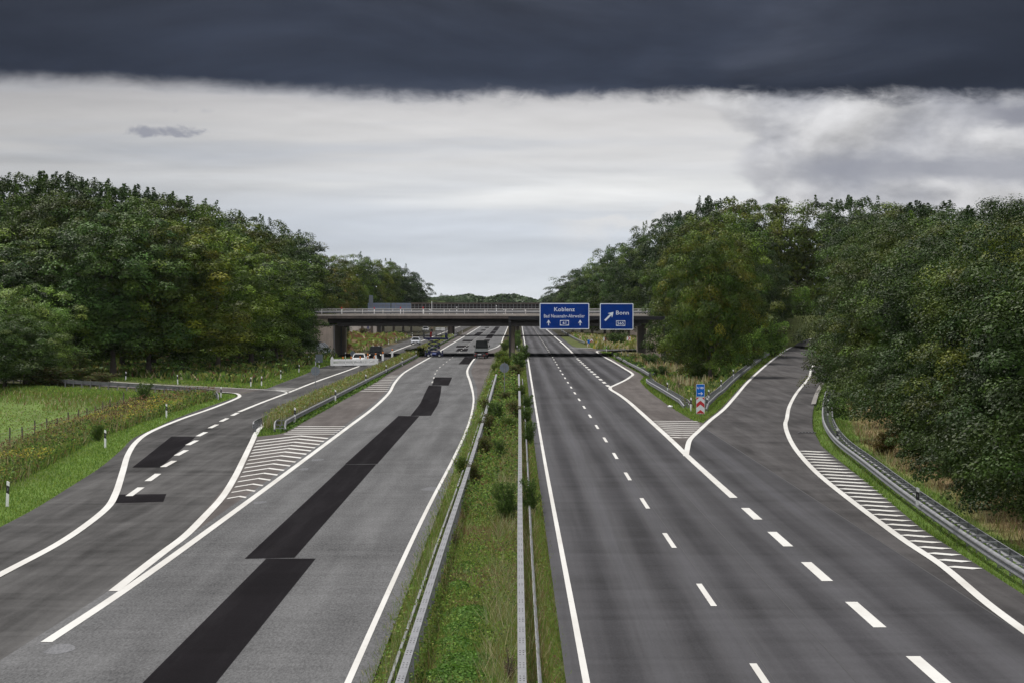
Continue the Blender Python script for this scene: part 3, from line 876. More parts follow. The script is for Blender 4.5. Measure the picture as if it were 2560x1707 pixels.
tag(v.build('ground_cover'), 'bright leafy weeds lying in low mounds between the two median rails', 'weeds', kind='stuff')

# mown strip, weeds and flowers left of the exit road
v = Veg()
mown = [(GREEN, 5), (LIME, 4), ((.09, .16, .030), 2)]
grass(v, lambda y: edgeL(y) - 2.9, lambda y: edgeL(y) + .04, 84, 262, lambda y: 75 * min(1, (110 / y) ** 1.6), (.07, .17), mown, .026)
tag(v.build('grass'), 'short mown grass strip along the left edge of the exit road', 'grass', kind='stuff')
v = Veg()
wl = lambda y: edgeL(y) - float(np.interp(y, [90, 150, 200, 245], [7.2, 7.0, 6.5, 5.5])); wr = lambda y: edgeL(y) - float(np.interp(y, [90, 110, 150, 200, 245], [2.8, 3.0, 2.6, 1.6, 1.4]))
wd = lambda y: 26 * min(1, (120 / y) ** 1.3)
grass(v, wl, wr, 92, 246, lambda y: 1.5 * wd(y), (.3, .75), [(OLIVE, 3), (GREEN, 5), (DEEP, 5), (RUST, .6), (STRAW, .8)], .02)
blob = lambda s, lo: (lambda x, y: fbm(x, y, .7, s) > lo)
grass(v, wl, wr, 92, 246, lambda y: 1.3 * wd(y), (.6, 1.15), [(STRAW, 3), (DRY, 2), (RUST, 1.5), (OLIVE, 2), (PALE, 1)], .012, .25, thin=blob(21, .15))
def heads(lf, rf, y0, y1, dens, z0, z1, size, cols, thin=None, flat=False):
    x, y, t = strip(lf, rf, y0, y1, dens)
    if thin is not None: k = thin(x, y); x, y = x[k], y[k]
    n = len(x); P = pts(x, y); P[:, 2] += rng.uniform(z0, z1, n)
    N = sphere(n) + UP * (1.2 if flat else .3)
    v.add(leaf_quads(P, N, size * np.maximum(1, y / 120) * rng.uniform(.6, 1.4, n), palette(n, cols), aspect=.8))
heads(wl, wr, 92, 246, lambda y: 2.6 * wd(y), .15, .8, .10, [(GREEN, 5), (DEEP, 4), (OLIVE, 3), (RUST, .3)])
heads(wl, wr, 92, 246, lambda y: 1.5 * wd(y), .55, .95, .07, [(YEL, 3), ((.30, .28, .05), 2), (OLIVE, 1)], thin=blob(33, .22), flat=True)
heads(wl, wr, 92, 246, lambda y: .8 * wd(y), .8, 1.25, .06, [(RUST, 3), ((.05, .03, .02), 3), (DRY, 2)], thin=blob(21, .05))
tag(v.build('weeds'), 'tall roadside weeds with yellow flowers and brown seed heads above the low field', 'weeds', kind='stuff')
v = Veg()
fl = lambda y: -70 if y > 150 else -45; fr = lambda y: wl(y) - .5
grass(v, fl, fr, 150, 286, c_(.9), (.12, .35), [(PALE, 3), (STRAW, 2), (LIME, 3)], .03, thin=blob(40, .1))
grass(v, fl, fr, 150, 288, c_(5), (.06, .16), [(GREEN, 4), (LIME, 2), (OLIVE, 2), (PALE, .6)], .05, 1.2)
grass(v, fl, lambda y: wl(min(y, 245)) - .5, 240, 292, c_(9), (.15, .5), [(OLIVE, 3), (GREEN, 4), (STRAW, 1), (RUST, .4)], .03, thin=lambda x, y: ((-(x + 24.5) * .87 - (y - 243) * .5) < 6.5 + 3 * fbm(x, y, .3, 4)) & ((-(x + 24.5) * .87 - (y - 243) * .5) > 2.5))
grass(v, lambda y: -52, lambda y: -24.5, 238, 292, c_(20), (.08, .25), mown, .04, thin=lambda x, y: ((-(x + 24.5) * .87 - (y - 243) * .5) < 4) & ((-(x + 24.5) * .87 - (y - 243) * .5) > -.8))
tag(v.build('grass'), 'uncut pale grass tufts on the low field and the slope below the side road', 'grass', kind='stuff')

# strip of grass and weeds between exit road and left carriageway
v = Veg()
il = lambda y: float(np.interp(y, [171.5, 176, 185, 195, 205, 1400], [-15.5, -15.95, -16.3, -16.5, -16.6, -16.6]))
ir = lambda y: float(np.interp(y, [171.5, 172.6, 174.5, 177, 300, 340, 1400], [-15.2, -15.1, -14.5, -14.2, -14.3, -14.85, -14.95]))
idn = lambda y: 45 * (180 / y) ** 1.5
grass(v, il, ir, 172, 700, lambda y: 1.4 * idn(y), (.10, .26), [(GREEN, 5), (LIME, 1.5), (DEEP, 2)], .022)
grass(v, il, lambda y: -14.95, 184, 700, lambda y: 1.3 * idn(y), (.5, 1.15), [(OLIVE, 3), (PALE, 3), (STRAW, 2), (GREEN, 2), ((.20, .17, .04), 1.5)], .016, .3)
heads(lambda y: il(y) + .1, lambda y: -15.0, 186, 700, lambda y: 1.2 * idn(y), .3, 1.05, .09, [(OLIVE, 3), (PALE, 2), ((.20, .18, .045), 2), (GREEN, 2)])
heads(lambda y: -15.0, ir, 178, 700, lambda y: 1.0 * idn(y), .08, .3, .10, [(GREEN, 3), (DEEP, 2), (LEAFY[0], 2)])
tag(v.build('weeds'), 'pale weeds and grass on the narrow strip between exit road and left carriageway', 'weeds', kind='stuff')

# verges of the side road and the clearing before the left wood
v = Veg()
vl = lambda y: -62; vr = lambda y: edgeL(y) - .1
beyond = lambda x, y: ((x + 24.6) * .87 + (y - 273.5) * .5) > 0.4
grass(v, vl, vr, 268, 440, c_(7), (.08, .2), mown, .06, thin=lambda x, y: beyond(x, y) & (x > -24.2 - (y - 270) * .9 - 6))
grass(v, vl, lambda y: edgeL(y) - 3.0, 282, 450, c_(6), (.3, .9), [(OLIVE, 3), (GREEN, 4), (RUST, .4), (STRAW, .8), (DEEP, 3)], .07, thin=lambda x, y: (((x + 24.6) * .87 + (y - 273.5) * .5) > 7))
heads(vl, lambda y: edgeL(y) - 3.4, 285, 450, c_(5), .1, .8, .22, [(GREEN, 3), (DEEP, 4), (OLIVE, 2.5), (RUST, .3)], thin=lambda x, y: (((x + 24.6) * .87 + (y - 273.5) * .5) > 9) & (fbm(x, y, .35, 8) > -.1))
grass(v, lambda y: edgeL(y) - 22, lambda y: edgeL(y) - 2.2, 484, 735, c_(2.2), (.3, .75), [(STRAW, 3), (RUST, 2), (OLIVE, 3), (GREEN, 2)], .09)
heads(lambda y: edgeL(y) - 22, lambda y: edgeL(y) - 2.6, 484, 720, c_(1.6), .1, .7, .35, [(GREEN, 2), (OLIVE, 3), (RUST, 2), (DRY, 1)], thin=lambda x, y: fbm(x, y, .2, 9) > 0)
tag(v.build('undergrowth'), 'rough grass and bramble between the left road edge and the wood', 'undergrowth', kind='stuff')

# right-hand gore, from the nose back to the bridge
v = Veg()
gl = lambda y: gore_r(y) + .05
gr = lambda y: rampL(y) - .42
grass(v, gl, gr, 189, 300, lambda y: 34 * (200 / y) ** 1.5, (.08, .26), mown + [(LIME, 2), (OLIVE, 1)], .03)
grass(v, lambda y: gore_r(y) + 1.5, lambda y: rampL(y) - 2.2, 214, 430, lambda y: 12 * (220 / y) ** 1.2, (.35, 1.0), [(GREEN, 3), (OLIVE, 3), (STRAW, 2), (DEEP, 2), (RUST, .8)], .028)
grass(v, lambda y: 16.0, lambda y: rampL(y) - 4, 250, 436, c_(8), (.7, 1.5), [(STRAW, 4), (OLIVE, 2), (RUST, 1.5), (PALE, 1)], .05, .25, thin=lambda x, y: fbm(x, y, .3, 14) > .0)
heads(lambda y: 15, lambda y: rampL(y) - 2.5, 225, 436, c_(7), .1, .9, .2, [(GREEN, 3), (DEEP, 3), (OLIVE, 2)], thin=lambda x, y: fbm(x, y, .45, 15) > -.2)
grass(v, lambda y: gore_r(y) + .05, lambda y: gore_r(y) + 2.4, 290, 500, c_(9), (.08, .2), mown, .07)
grass(v, lambda y: rampL(y) - 2.2, lambda y: rampL(y) - .4, 230, 430, c_(12), (.08, .22), mown + [(OLIVE, 3)], .06)
grass(v, lambda y: 14.6, lambda y: 40, 520, 760, c_(1.8), (.5, 1.3), [(STRAW, 3), (OLIVE, 3), (GREEN, 2), (YEL, .5)], .1)
tag(v.build('undergrowth'), 'grass, tall straw and brush in the gore between dark carriageway and slip road', 'undergrowth', kind='stuff')

# verge outside the slip road on the right
v = Veg()
grass(v, lambda y: edgeR(y) - .03, lambda y: edgeR(y) + 2.6, 58, 330, lambda y: 95 * min(1, (85 / y) ** 1.6), (.07, .2), mown, .02)
grass(v, lambda y: edgeR(y) + .6, lambda y: edgeR(y) + 2.4, 58, 200, c_(9), (.2, .42), [(OLIVE, 2), (PALE, 2), (GREEN, 2)], .014)
grass(v, lambda y: edgeR(y) + 2.6, lambda y: edgeR(y) + 7.5, 60, 240, lambda y: 26 * min(1, (100 / y) ** 1.5), (.15, .5), [(STRAW, 4), (DRY, 3), (OLIVE, 2), (GREEN, 1)], .02, .8)
tag(v.build('grass'), 'mown grass and dry straw under the long guard rail at the far right', 'grass', kind='stuff')


# ------------------------------------------------------------------ trees
def crown_mesh(name, seed, Rr, H, z0, nclump, per, leaf, clump, cols, top=1.0, shoots=0, wide=.45, dark=800, pale=.05):
    """crown of single leaves gathered in clumps over an uneven envelope; z0 = height of the lowest leaves"""
    r = np.random.default_rng(seed); V = Veg()
    ax = [sphere(1, r)[0] for _ in range(9)]; am = r.uniform(.05, .13, 9); fr = r.uniform(2, 4.5, 9); ph = r.uniform(0, 6.28, 9)
    D = sphere(nclump * 2, r); D = D[D[:, 2] > -.9][:nclump]; nclump = len(D)
    bough = r.uniform(0, 1, nclump) < .38
    q = np.where(bough, r.uniform(.96, 1.09, nclump), r.uniform(.60, .88, nclump))
    lump = 1 + sum(am[i] * np.sin(D @ ax[i] * fr[i] * 2 + ph[i]) for i in range(9))
    hc = (H - z0) * wide; cz = z0 + hc
    up = np.where(D[:, 2] > 0, H - cz, hc)
    shape = np.where(D[:, 2] > 0, np.sqrt(np.maximum(0, 1 - np.abs(D[:, 2]) ** 2.6)), np.sqrt(np.maximum(0, 1 - (np.abs(D[:, 2]) * .82) ** 3)))
    az = unit(D[:, :2] + 1e-6)
    C = np.stack([az[:, 0] * shape * Rr * q * lump, az[:, 1] * shape * Rr * q * lump, cz + np.sign(D[:, 2]) * np.abs(D[:, 2]) ** .9 * up * q * (.86 + .14 * lump)], -1)
    cr = clump * r.uniform(.65, 1.3, nclump) * np.where(bough, 1.08, 1.0)
    tone = r.uniform(.48, 1.42, nclump); warm = r.normal(0, .05, nclump)
    k = r.integers(int(per * .7), int(per * 1.3), nclump)
    idx = np.repeat(np.arange(nclump), k); n = len(idx)
    d = unit(sphere(n, r) + UP * .55 + unit(C - np.array((0, 0, cz)))[idx] * .45)
    low = bough[idx] & (d[:, 2] < -.1); d[low, 2] *= -1
    P = C[idx] + d * (cr[idx] * (.68 + .36 * r.uniform(0, 1, n)))[:, None] * np.array((1, 1, .92))
    P[:, 2] = np.maximum(P[:, 2], z0 * .6 + .05)
    N = d * .95 + UP * .25 + r.normal(0, .27, (n, 3))
    ci = r.choice(len(cols), nclump, p=np.array([c[1] for c in cols]) / sum(c[1] for c in cols))
    base = np.array([c[0] for c in cols])[ci]
    col = base[idx] * tone[idx][:, None] * r.uniform(.55, 1.5, (n, 1))
    col[:, 0] *= 1 + warm[idx]; col *= np.array((.86, .84, .74))
    pl = r.uniform(0, 1, n) < pale
    col[pl] = col[pl] * 1.5 + np.array((.012, .016, .008))
    V.add(leaf_quads(P, N, leaf * r.uniform(.6, 1.35, n), col, r))
    # leafy shoots standing out of the top
    for _ in range(shoots):
        a = r.uniform(0, 6.28); rad = Rr * np.sqrt(r.uniform(0, .75))
        zt = cz + (H - cz) * math.sqrt(max(.05, 1 - (rad / Rr) ** 2.2)) + .25; L = r.uniform(.5, 1.0) if r.uniform() < .5 else r.uniform(.9, 2.4); m = int(46 * L + 14)
        tt = r.uniform(0, 1, m); tilt = r.normal(0, .12, 2)
        P = np.stack([rad * np.cos(a) + tilt[0] * tt * L + r.normal(0, .27, m) * (1.25 - tt), rad * np.sin(a) + tilt[1] * tt * L + r.normal(0, .27, m) * (1.25 - tt), zt + tt * L], -1)
        V.add(leaf_quads(P, sphere(m, r) + UP * .4, leaf * r.uniform(.6, 1.1, m), palette(m, cols, .25, r), r))
    # inner foliage that closes the crown
    d = sphere(dark, r); q = r.uniform(.25, .74, dark) ** .8
    P = np.stack([d[:, 0] * Rr * q, d[:, 1] * Rr * q, cz + d[:, 2] * np.where(d[:, 2] > 0, H - cz, hc) * q], -1)
    V.add(leaf_quads(P, sphere(dark, r), np.full(dark, .75) * r.uniform(.7, 1.3, dark), palette(dark, cols, .2, r) * .9, r))
    return V.mesh(name, M['leaf'])


def trunk_mesh(name, seed, H, r0, spread, z_first):
    r = random.Random(seed); b = MB()
    p = [(0, 0, -.4)]; rr = [r0 * 1.35]
    for i in range(1, 8):
        t = i / 7; p.append((r.uniform(-.25, .25) * t, r.uniform(-.25, .25) * t, H * .85 * t)); rr.append(r0 * (1 - .85 * t))
    b.tube(p, rr, 8)
    for i in range(13):
        z = z_first + (H * .75 - z_first) * i / 13; a = r.uniform(0, 6.28); L = spread * (1 - .55 * i / 13) * r.uniform(.6, .95)
        q = [(0, 0, z), (math.cos(a) * L * .45, math.sin(a) * L * .45, z + L * .22), (math.cos(a + .2) * L, math.sin(a + .2) * L, z + L * .5)]
        b.tube(q, [r0 * .38 * (1 - .5 * i / 13), r0 * .22, .03], 6)
    return b.mesh(name, M['bark'])


LGREEN = [((.062, .106, .018), 4), ((.080, .128, .022), 3), ((.042, .080, .016), 3)]
LOLIVE = [((.080, .110, .016), 3), ((.062, .098, .017), 3), ((.104, .124, .018), 2)]
LDEEP = [((.042, .080, .020), 4), ((.052, .094, .021), 3), ((.032, .060, .015), 2)]
TREES = {}
def template(key, *a, **k):
    trunk_args = k.pop('trunk')
    TREES[key] = (crown_mesh('crown', *a, **k), trunk_mesh('trunk', a[0], *trunk_args))
    TREES[key][0]['H'] = a[2]; TREES[key][0]['R'] = a[1]
for i, (cols, sh) in enumerate(((LGREEN, 8), (LGREEN, 0), (LDEEP, 5), (LOLIVE, 0))):
    template('wood%d' % i, 101 + i, 6.0, 20.0, 1.4, 250, 170, .275, 1.30, cols, shoots=sh, wide=.46, dark=900, pale=.06 if i != 1 else .10, trunk=(20, .32, 5.5, 3.0))
template('spiky', 151, 6.0, 20.0, 2.0, 215, 110, .30, 1.25, LDEEP, shoots=34, wide=.6, dark=900, trunk=(20, .3, 5.5, 3.0))
for i, cols in enumerate((LGREEN, LDEEP, LOLIVE)):
    template('near%d' % i, 201 + i, 5.0, 14.0, .25, 330, 230, .155, 1.05, cols, shoots=6, wide=.5, dark=1500, pale=.06, trunk=(14, .22, 4.5, 1.4))
template('maple', 231, 6.0, 15.5, .7, 290, 210, .21, 1.2, [((.052, .085, .016), 4), ((.095, .105, .016), 1.6), ((.036, .068, .015), 3)], shoots=4, wide=.5, dark=1200, pale=.05, trunk=(15, .28, 5.4, 1.8))
template('bushy', 241, 5.0, 11.0, .2, 280, 190, .19, 1.0, [((.070, .112, .024), 3), ((.052, .090, .020), 3), ((.10, .135, .034), 1.2)], shoots=12, wide=.42, dark=900, pale=.05, trunk=(10, .2, 4.0, 1.0))
ORD = ['first', 'second', 'third', 'fourth', 'fifth', 'sixth', 'seventh', 'eighth', 'ninth', 'tenth', 'eleventh', 'twelfth', 'thirteenth', 'fourteenth', 'fifteenth', 'sixteenth', 'seventeenth', 'eighteenth', 'nineteenth', 'twentieth', 'twenty-first', 'twenty-second', 'twenty-third', 'twenty-fourth', 'twenty-fifth', 'twenty-sixth']


def tree(key, px, Y, top, wid, tint, label, group, X=None, cat='tree', name='tree'):
    """px, top: where the photo shows the stem and the top; Y: distance; wid: crown radius"""
    crown, trunk = TREES[key]
    x = X if X is not None else (px - VX) * Y / F
    z = float(gz(x, Y)); h = EYE + (VY - top) * Y / F - z
    root = thing(name, label, cat, (x, Y, z), random.uniform(0, 6.28), group)
    wid *= .90
    root.scale = (wid / crown['R'], wid / crown['R'] * random.uniform(.9, 1.1), h * .945 / crown['H'])
    c = link(bpy.data.objects.new('crown', crown), root); c.color = (*tint, 1)
    link(bpy.data.objects.new('trunk', trunk), root)
    return root


T0 = (1, 1, 1); T_Y = (1.30, 1.24, .85); T_LG = (1.45, 1.42, 1.0); T_DK = (.62, .66, .70); T_BR = (1.55, .95, .9); T_BL = (.82, .95, 1.2); T_OL = (1.12, 1.05, .8); T_PALE = (1.5, 1.4, 1.6)
TN = {T0: 'mid green', T_Y: 'yellow-green', T_LG: 'fresh green', T_DK: 'dark green', T_BR: 'brownish', T_BL: 'blue-green', T_OL: 'olive', T_PALE: 'pale-tipped'}
def row(group, fmt, lst):
    for i, (key, px, Y, top, wid, tint) in enumerate(lst):
        tree(key, px, Y, top, wid, tint, fmt.format(TN[tint], ORD[i]), group)
gl_, gr_ = 'trees of the left wood', 'trees of the right wood'
row(gl_, '{} tree, {} from the field end in the front row of the left wood', [
    ('wood2', 15, 318, 620, 7.0, T_DK), ('wood1', 95, 326, 565, 7.5, T_PALE), ('wood0', 190, 322, 556, 6.8, T0), ('wood1', 283, 319, 530, 7.6, T_BL), ('wood0', 372, 322, 548, 7.2, T0),
    ('wood3', 455, 325, 556, 7.4, T_Y), ('wood0', 545, 346, 575, 6.8, T_LG), ('wood1', 628, 368, 632, 6.6, T_LG), ('wood2', 690, 388, 652, 6.0, T0), ('wood0', 703, 405, 600, 4.6, T_DK), ('wood2', 742, 434, 640, 2.8, T_DK)])
row(gl_, '{} treetop, {} from the field end in the middle row of the left wood', [
    ('wood2', -10, 348, 500, 7, T_OL), ('wood0', 65, 352, 482, 7, T0), ('wood3', 140, 350, 486, 7, T_DK), ('wood1', 220, 355, 488, 7, T_BL), ('wood0', 305, 352, 494, 7, T0), ('wood3', 385, 358, 508, 7, T_DK), ('wood0', 460, 366, 522, 7, T_LG),
    ('wood2', 530, 378, 544, 7, T0), ('wood3', 600, 396, 562, 7, T_OL), ('wood0', 665, 412, 578, 7, T0), ('wood2', 676, 430, 590, 5.0, T_DK), ('wood0', 748, 470, 618, 5.0, T0), ('wood1', 792, 496, 650, 4.6, T0)])
row(gl_, '{} treetop, {} from the field end on the skyline of the left wood', [
    ('spiky', -20, 388, 446, 8, T_DK), ('spiky', 70, 392, 440, 8, T_OL), ('spiky', 155, 394, 440, 8, T_DK), ('spiky', 240, 396, 458, 8, T0), ('spiky', 325, 400, 474, 8, T_DK), ('spiky', 405, 404, 489, 8, T_OL), ('wood0', 480, 408, 508, 8, T0),
    ('wood3', 550, 416, 524, 8, T_DK), ('wood0', 618, 430, 543, 7.5, T0), ('wood2', 682, 448, 562, 7.5, T_DK), ('wood3', 742, 474, 590, 7, T_OL)])
row('trees beyond the bridge on the left', '{} tree beyond the left bridge end, {} counted from the abutment', [
    ('wood3', 802, 790, 668, 7, T_BR), ('wood3', 838, 800, 642, 7, T_OL), ('wood1', 870, 810, 634, 7, T_LG), ('wood2', 902, 820, 642, 7, T0), ('wood3', 932, 830, 652, 7, T_LG), ('wood0', 958, 840, 654, 7, T_OL), ('wood2', 984, 860, 658, 7, T_DK), ('wood2', 1008, 880, 670, 7, T_DK), ('wood2', 1028, 900, 690, 6.0, T_DK)])
tree('bushy', 815, 500, 712, 3.4, T_BR, 'low red-brown shrubby tree behind the left end of the bridge railing', 'trees beyond the bridge on the left')
tree('bushy', 62, 292, 722, 5.6, (2.0, 2.05, 1.8), 'rounded light green tree standing alone at the far edge of the low field', None)
tree('bushy', 12, 285, 790, 5.2, (.9, 1.0, 1.0), 'low dark bushy tree at the picture edge beside the low field', None)
# right-hand side
row(gr_, '{} tree, {} from the abutment in the gore left of the slip road', [
    ('wood0', 1702, 425, 592, 4.6, T_DK), ('wood1', 1712, 415, 560, 5.2, T0), ('wood2', 1752, 372, 640, 3.8, T0), ('wood3', 1745, 392, 545, 6.5, T0), ('wood0', 1800, 400, 530, 6.5, T_LG), ('wood3', 1815, 368, 590, 4.0, T_OL), ('wood2', 1858, 445, 560, 5, T_DK)])
for i, (x, Y, top, wd) in enumerate(((20.6, 92, 930, 3.2), (20.4, 103, 905, 3.0), (20.3, 115, 900, 3.0), (20.9, 128, 890, 3.0), (21.4, 142, 880, 2.8))):
    tree('bushy', 0, Y, top, wd, (.62, .66, .62), 'low dark bushy tree behind the right guard rail, %s from the near end' % ORD[i], 'low bushy trees behind the right guard rail', X=x)
for px, Y, top, wd in ((1852, 420, 640, 4.2), (1892, 430, 640, 4.0), (1926, 439, 655, 3.6)):
    tree('bushy', px, Y, top, wd, T_DK, 'dark bushy tree behind the willow scrub, %s of three towards the slip road bend' % ORD[(px - 1850) // 37], gr_)
tree('maple', 1775, 312, 590, 5.3, T_LG, 'big rounded green tree with yellowing top standing foremost in the gore', gr_)
tree('wood0', 1712, 398, 690, 3.0, T_DK, 'low dark green tree leaning over the right post of the sign gantry', gr_)
row(gr_, '{} treetop, {} from the motorway on the skyline right of the bridge', [
    ('wood2', 1432, 860, 700, 8, T_DK), ('wood0', 1455, 800, 676, 8, T_DK), ('wood1', 1480, 745, 656, 7.5, T_BL), ('wood1', 1512, 750, 640, 7.5, T_PALE), ('wood0', 1545, 730, 618, 7.5, T0), ('wood1', 1572, 715, 606, 7, T_BL), ('wood2', 1602, 700, 585, 7, T_DK), ('wood0', 1640, 680, 560, 7.5, T0),
    ('spiky', 1690, 640, 536, 8, T_DK), ('wood2', 1745, 560, 515, 7.5, T_DK), ('spiky', 1800, 520, 500, 8, T_DK), ('wood3', 1862, 512, 502, 8, T_OL), ('wood0', 1925, 505, 510, 8, T0), ('wood3', 1990, 498, 500, 8, T0)])
row(gr_, '{} tree, {} from the bridge behind the long right guard rail', [
    ('near1', 2205, 318, 535, 7.0, T_DK), ('near0', 2205, 290, 555, 6.4, T0), ('near2', 2200, 262, 575, 5.8, T_DK), ('near0', 2232, 238, 560, 5.6, T_DK), ('near1', 2232, 214, 612, 5.0, T0), ('near2', 2270, 192, 585, 5.0, T_DK), ('near0', 2318, 172, 630, 4.7, T0), ('near1', 2375, 154, 590, 4.8, T_DK),
    ('near0', 2478, 138, 600, 4.8, T_DK), ('near2', 2590, 124, 570, 4.8, T0), ('near1', 2625, 110, 560, 4.4, T_DK), ('near0', 2815, 96, 540, 4.6, T_DK)])
row(gr_, '{} treetop, {} from the slip road in the rear of the right wood', [
    ('wood0', 2050, 530, 505, 8, T_DK), ('spiky', 2150, 490, 498, 8, T0), ('wood1', 2215, 420, 512, 7, T_DK), ('near2', 2270, 345, 530, 7.0, T_DK), ('wood3', 2260, 370, 515, 8, T0), ('spiky', 2335, 345, 512, 8, T_DK), ('wood0', 2300, 300, 545, 7, T_LG), ('near1', 2400, 290, 528, 7, T0), ('spiky', 2480, 280, 525, 7, T_DK), ('near0', 2390, 232, 560, 6, T0), ('near2', 2480, 210, 560, 6, T0), ('near1', 2540, 180, 500, 5.5, T_DK), ('near0', 2600, 235, 490, 6.5, T_DK), ('wood2', 2570, 310, 515, 8, T_DK)])
tree('wood2', 1110, 1400, 738, 11, (.9, .95, 1.1), 'dark rounded tree rising behind the second bridge, nearer than the far wood', None)
tree('wood3', 1072, 1360, 750, 11, (1.0, 1.05, 1.0), 'lighter green tree beside the dark rounded tree behind the second bridge', None)

# far-off wood closing the view
v = Veg(); r = np.random.default_rng(5)
prof = ([1040, 1080, 1140, 1165, 1185, 1210, 1240, 1262, 1285, 1300, 1320, 1340, 1352, 1366, 1400, 1440], [745, 744, 740, 735, 736, 742, 738, 736, 734, 737, 744, 751, 750, 742, 728, 715])
for i in range(190):
    px = r.uniform(1035, 1450); Y = r.uniform(1900, 2700); x = (px - VX) * Y / F
    h = EYE + (VY - np.interp(px, *prof)) * Y / F * r.uniform(.72, 1.0); rad = r.uniform(8, 13); m = 330
    d = sphere(m, r); d[:, 2] = np.abs(d[:, 2])
    P = np.array((x, Y, 0)) + d * np.array((rad, rad, 1)) * r.uniform(.85, 1.05, (m, 1)); P[:, 2] = h - rad + d[:, 2] * rad
    low = r.uniform(0, 1, m) < .45; P[low, 2] = r.uniform(0, 1, low.sum()) * (h - rad)
    v.add(leaf_quads(P, d + r.normal(0, .4, (m, 3)), 3.2 * r.uniform(.6, 1.3, m), palette(m, [((.040, .070, .022), 2), ((.030, .055, .018), 2)], .25, r) * r.uniform(.8, 1.2), r))
tag(v.build('distant_wood', M['leaf']), 'far wooded ridge on the horizon above the second bridge', 'wood', kind='stuff')

# ------------------------------------------------------------------ shrubs
SHRUB = {}
def shrub_template(key, seed, Rr, H, n, leaf, cols, stems=9, erect=.6, sparse=False):
    r = np.random.default_rng(seed); V = Veg(); b = MB(); rr = random.Random(seed)
    per = n // stems
    for s in range(stems):
        a = 6.28 * s / stems + rr.uniform(-.5, .5); L = H * rr.uniform(.42, 1.08); o = Rr * rr.uniform(.15, 1.15) * (1.25 - .5 * L / H)
        tip = np.array((math.cos(a) * o, math.sin(a) * o, L)); mid = tip * np.array((.4, .4, .6))
        b.tube([(0, 0, -.1), tuple(mid), tuple(tip)], [.025, .015, .005], 5)
        t = r.uniform(.12, 1.0, per) ** .8
        P = np.outer(1 - t, mid * .0) + mid * (np.minimum(t, .6) / .6)[:, None] + (tip - mid) * (np.maximum(t - .6, 0) / .4)[:, None]
        P += r.normal(0, 1, (per, 3)) * (Rr * .21 * (1.15 - t * .75))[:, None] * np.array((1, 1, .7))
        P[:, 2] = np.maximum(P[:, 2], .02)
        V.add(leaf_quads(P, sphere(per, r) + UP * erect, leaf * r.uniform(.6, 1.3, per), palette(per, cols, .28, r), r, .5))
    SHRUB[key] = (V.mesh('foliage', M['plant']), b.mesh('stems', M['bark']))
    SHRUB[key][0]['H'] = H; SHRUB[key][0]['R'] = Rr
shrub_template('willow', 301, .8, 1.5, 5200, .085, [((.080, .140, .030), 4), ((.110, .170, .038), 2), ((.052, .092, .022), 2)], 15)
shrub_template('brush', 302, .8, 1.2, 4600, .08, [((.085, .115, .026), 3), ((.10, .085, .030), 2), ((.12, .072, .04), 1.6), ((.048, .075, .018), 2)], 14)
shrub_template('lush', 303, .9, 1.1, 4800, .09, [((.095, .150, .028), 3), ((.066, .110, .022), 3), ((.15, .155, .034), 1)], 14)
shrub_template('dead', 304, .5, .9, 900, .05, [((.16, .12, .085), 2), ((.10, .07, .05), 2), ((.24, .19, .14), 1)], 14)
shrub_template('young', 305, .55, 3.0, 2600, .12, [((.060, .095, .024), 3), ((.05, .075, .02), 3), ((.11, .10, .04), 1)], 9)


def shrub(key, px, py, width, h, label, tint=(1, 1, 1), X=None, Y=None, group=None, name='shrub', cat='shrub'):
    if X is None:
        X, Y = G(px, py)
        for _ in range(3): X, Y = G(px, py, float(gz(X, Y)))
    fo, st = SHRUB[key]
    if group and 'reservation' in group: width *= 1.35; h *= 1.1
    root = thing(name, label, cat, (X, Y, float(gz(X, Y))), random.uniform(0, 6.28), group)
    root.scale = (width / (2 * fo['R']),) * 2 + (h / fo['H'],)
    o = link(bpy.data.objects.new('foliage', fo), root); o.color = (*tint, 1)
    link(bpy.data.objects.new('stems', st), root)
    return root


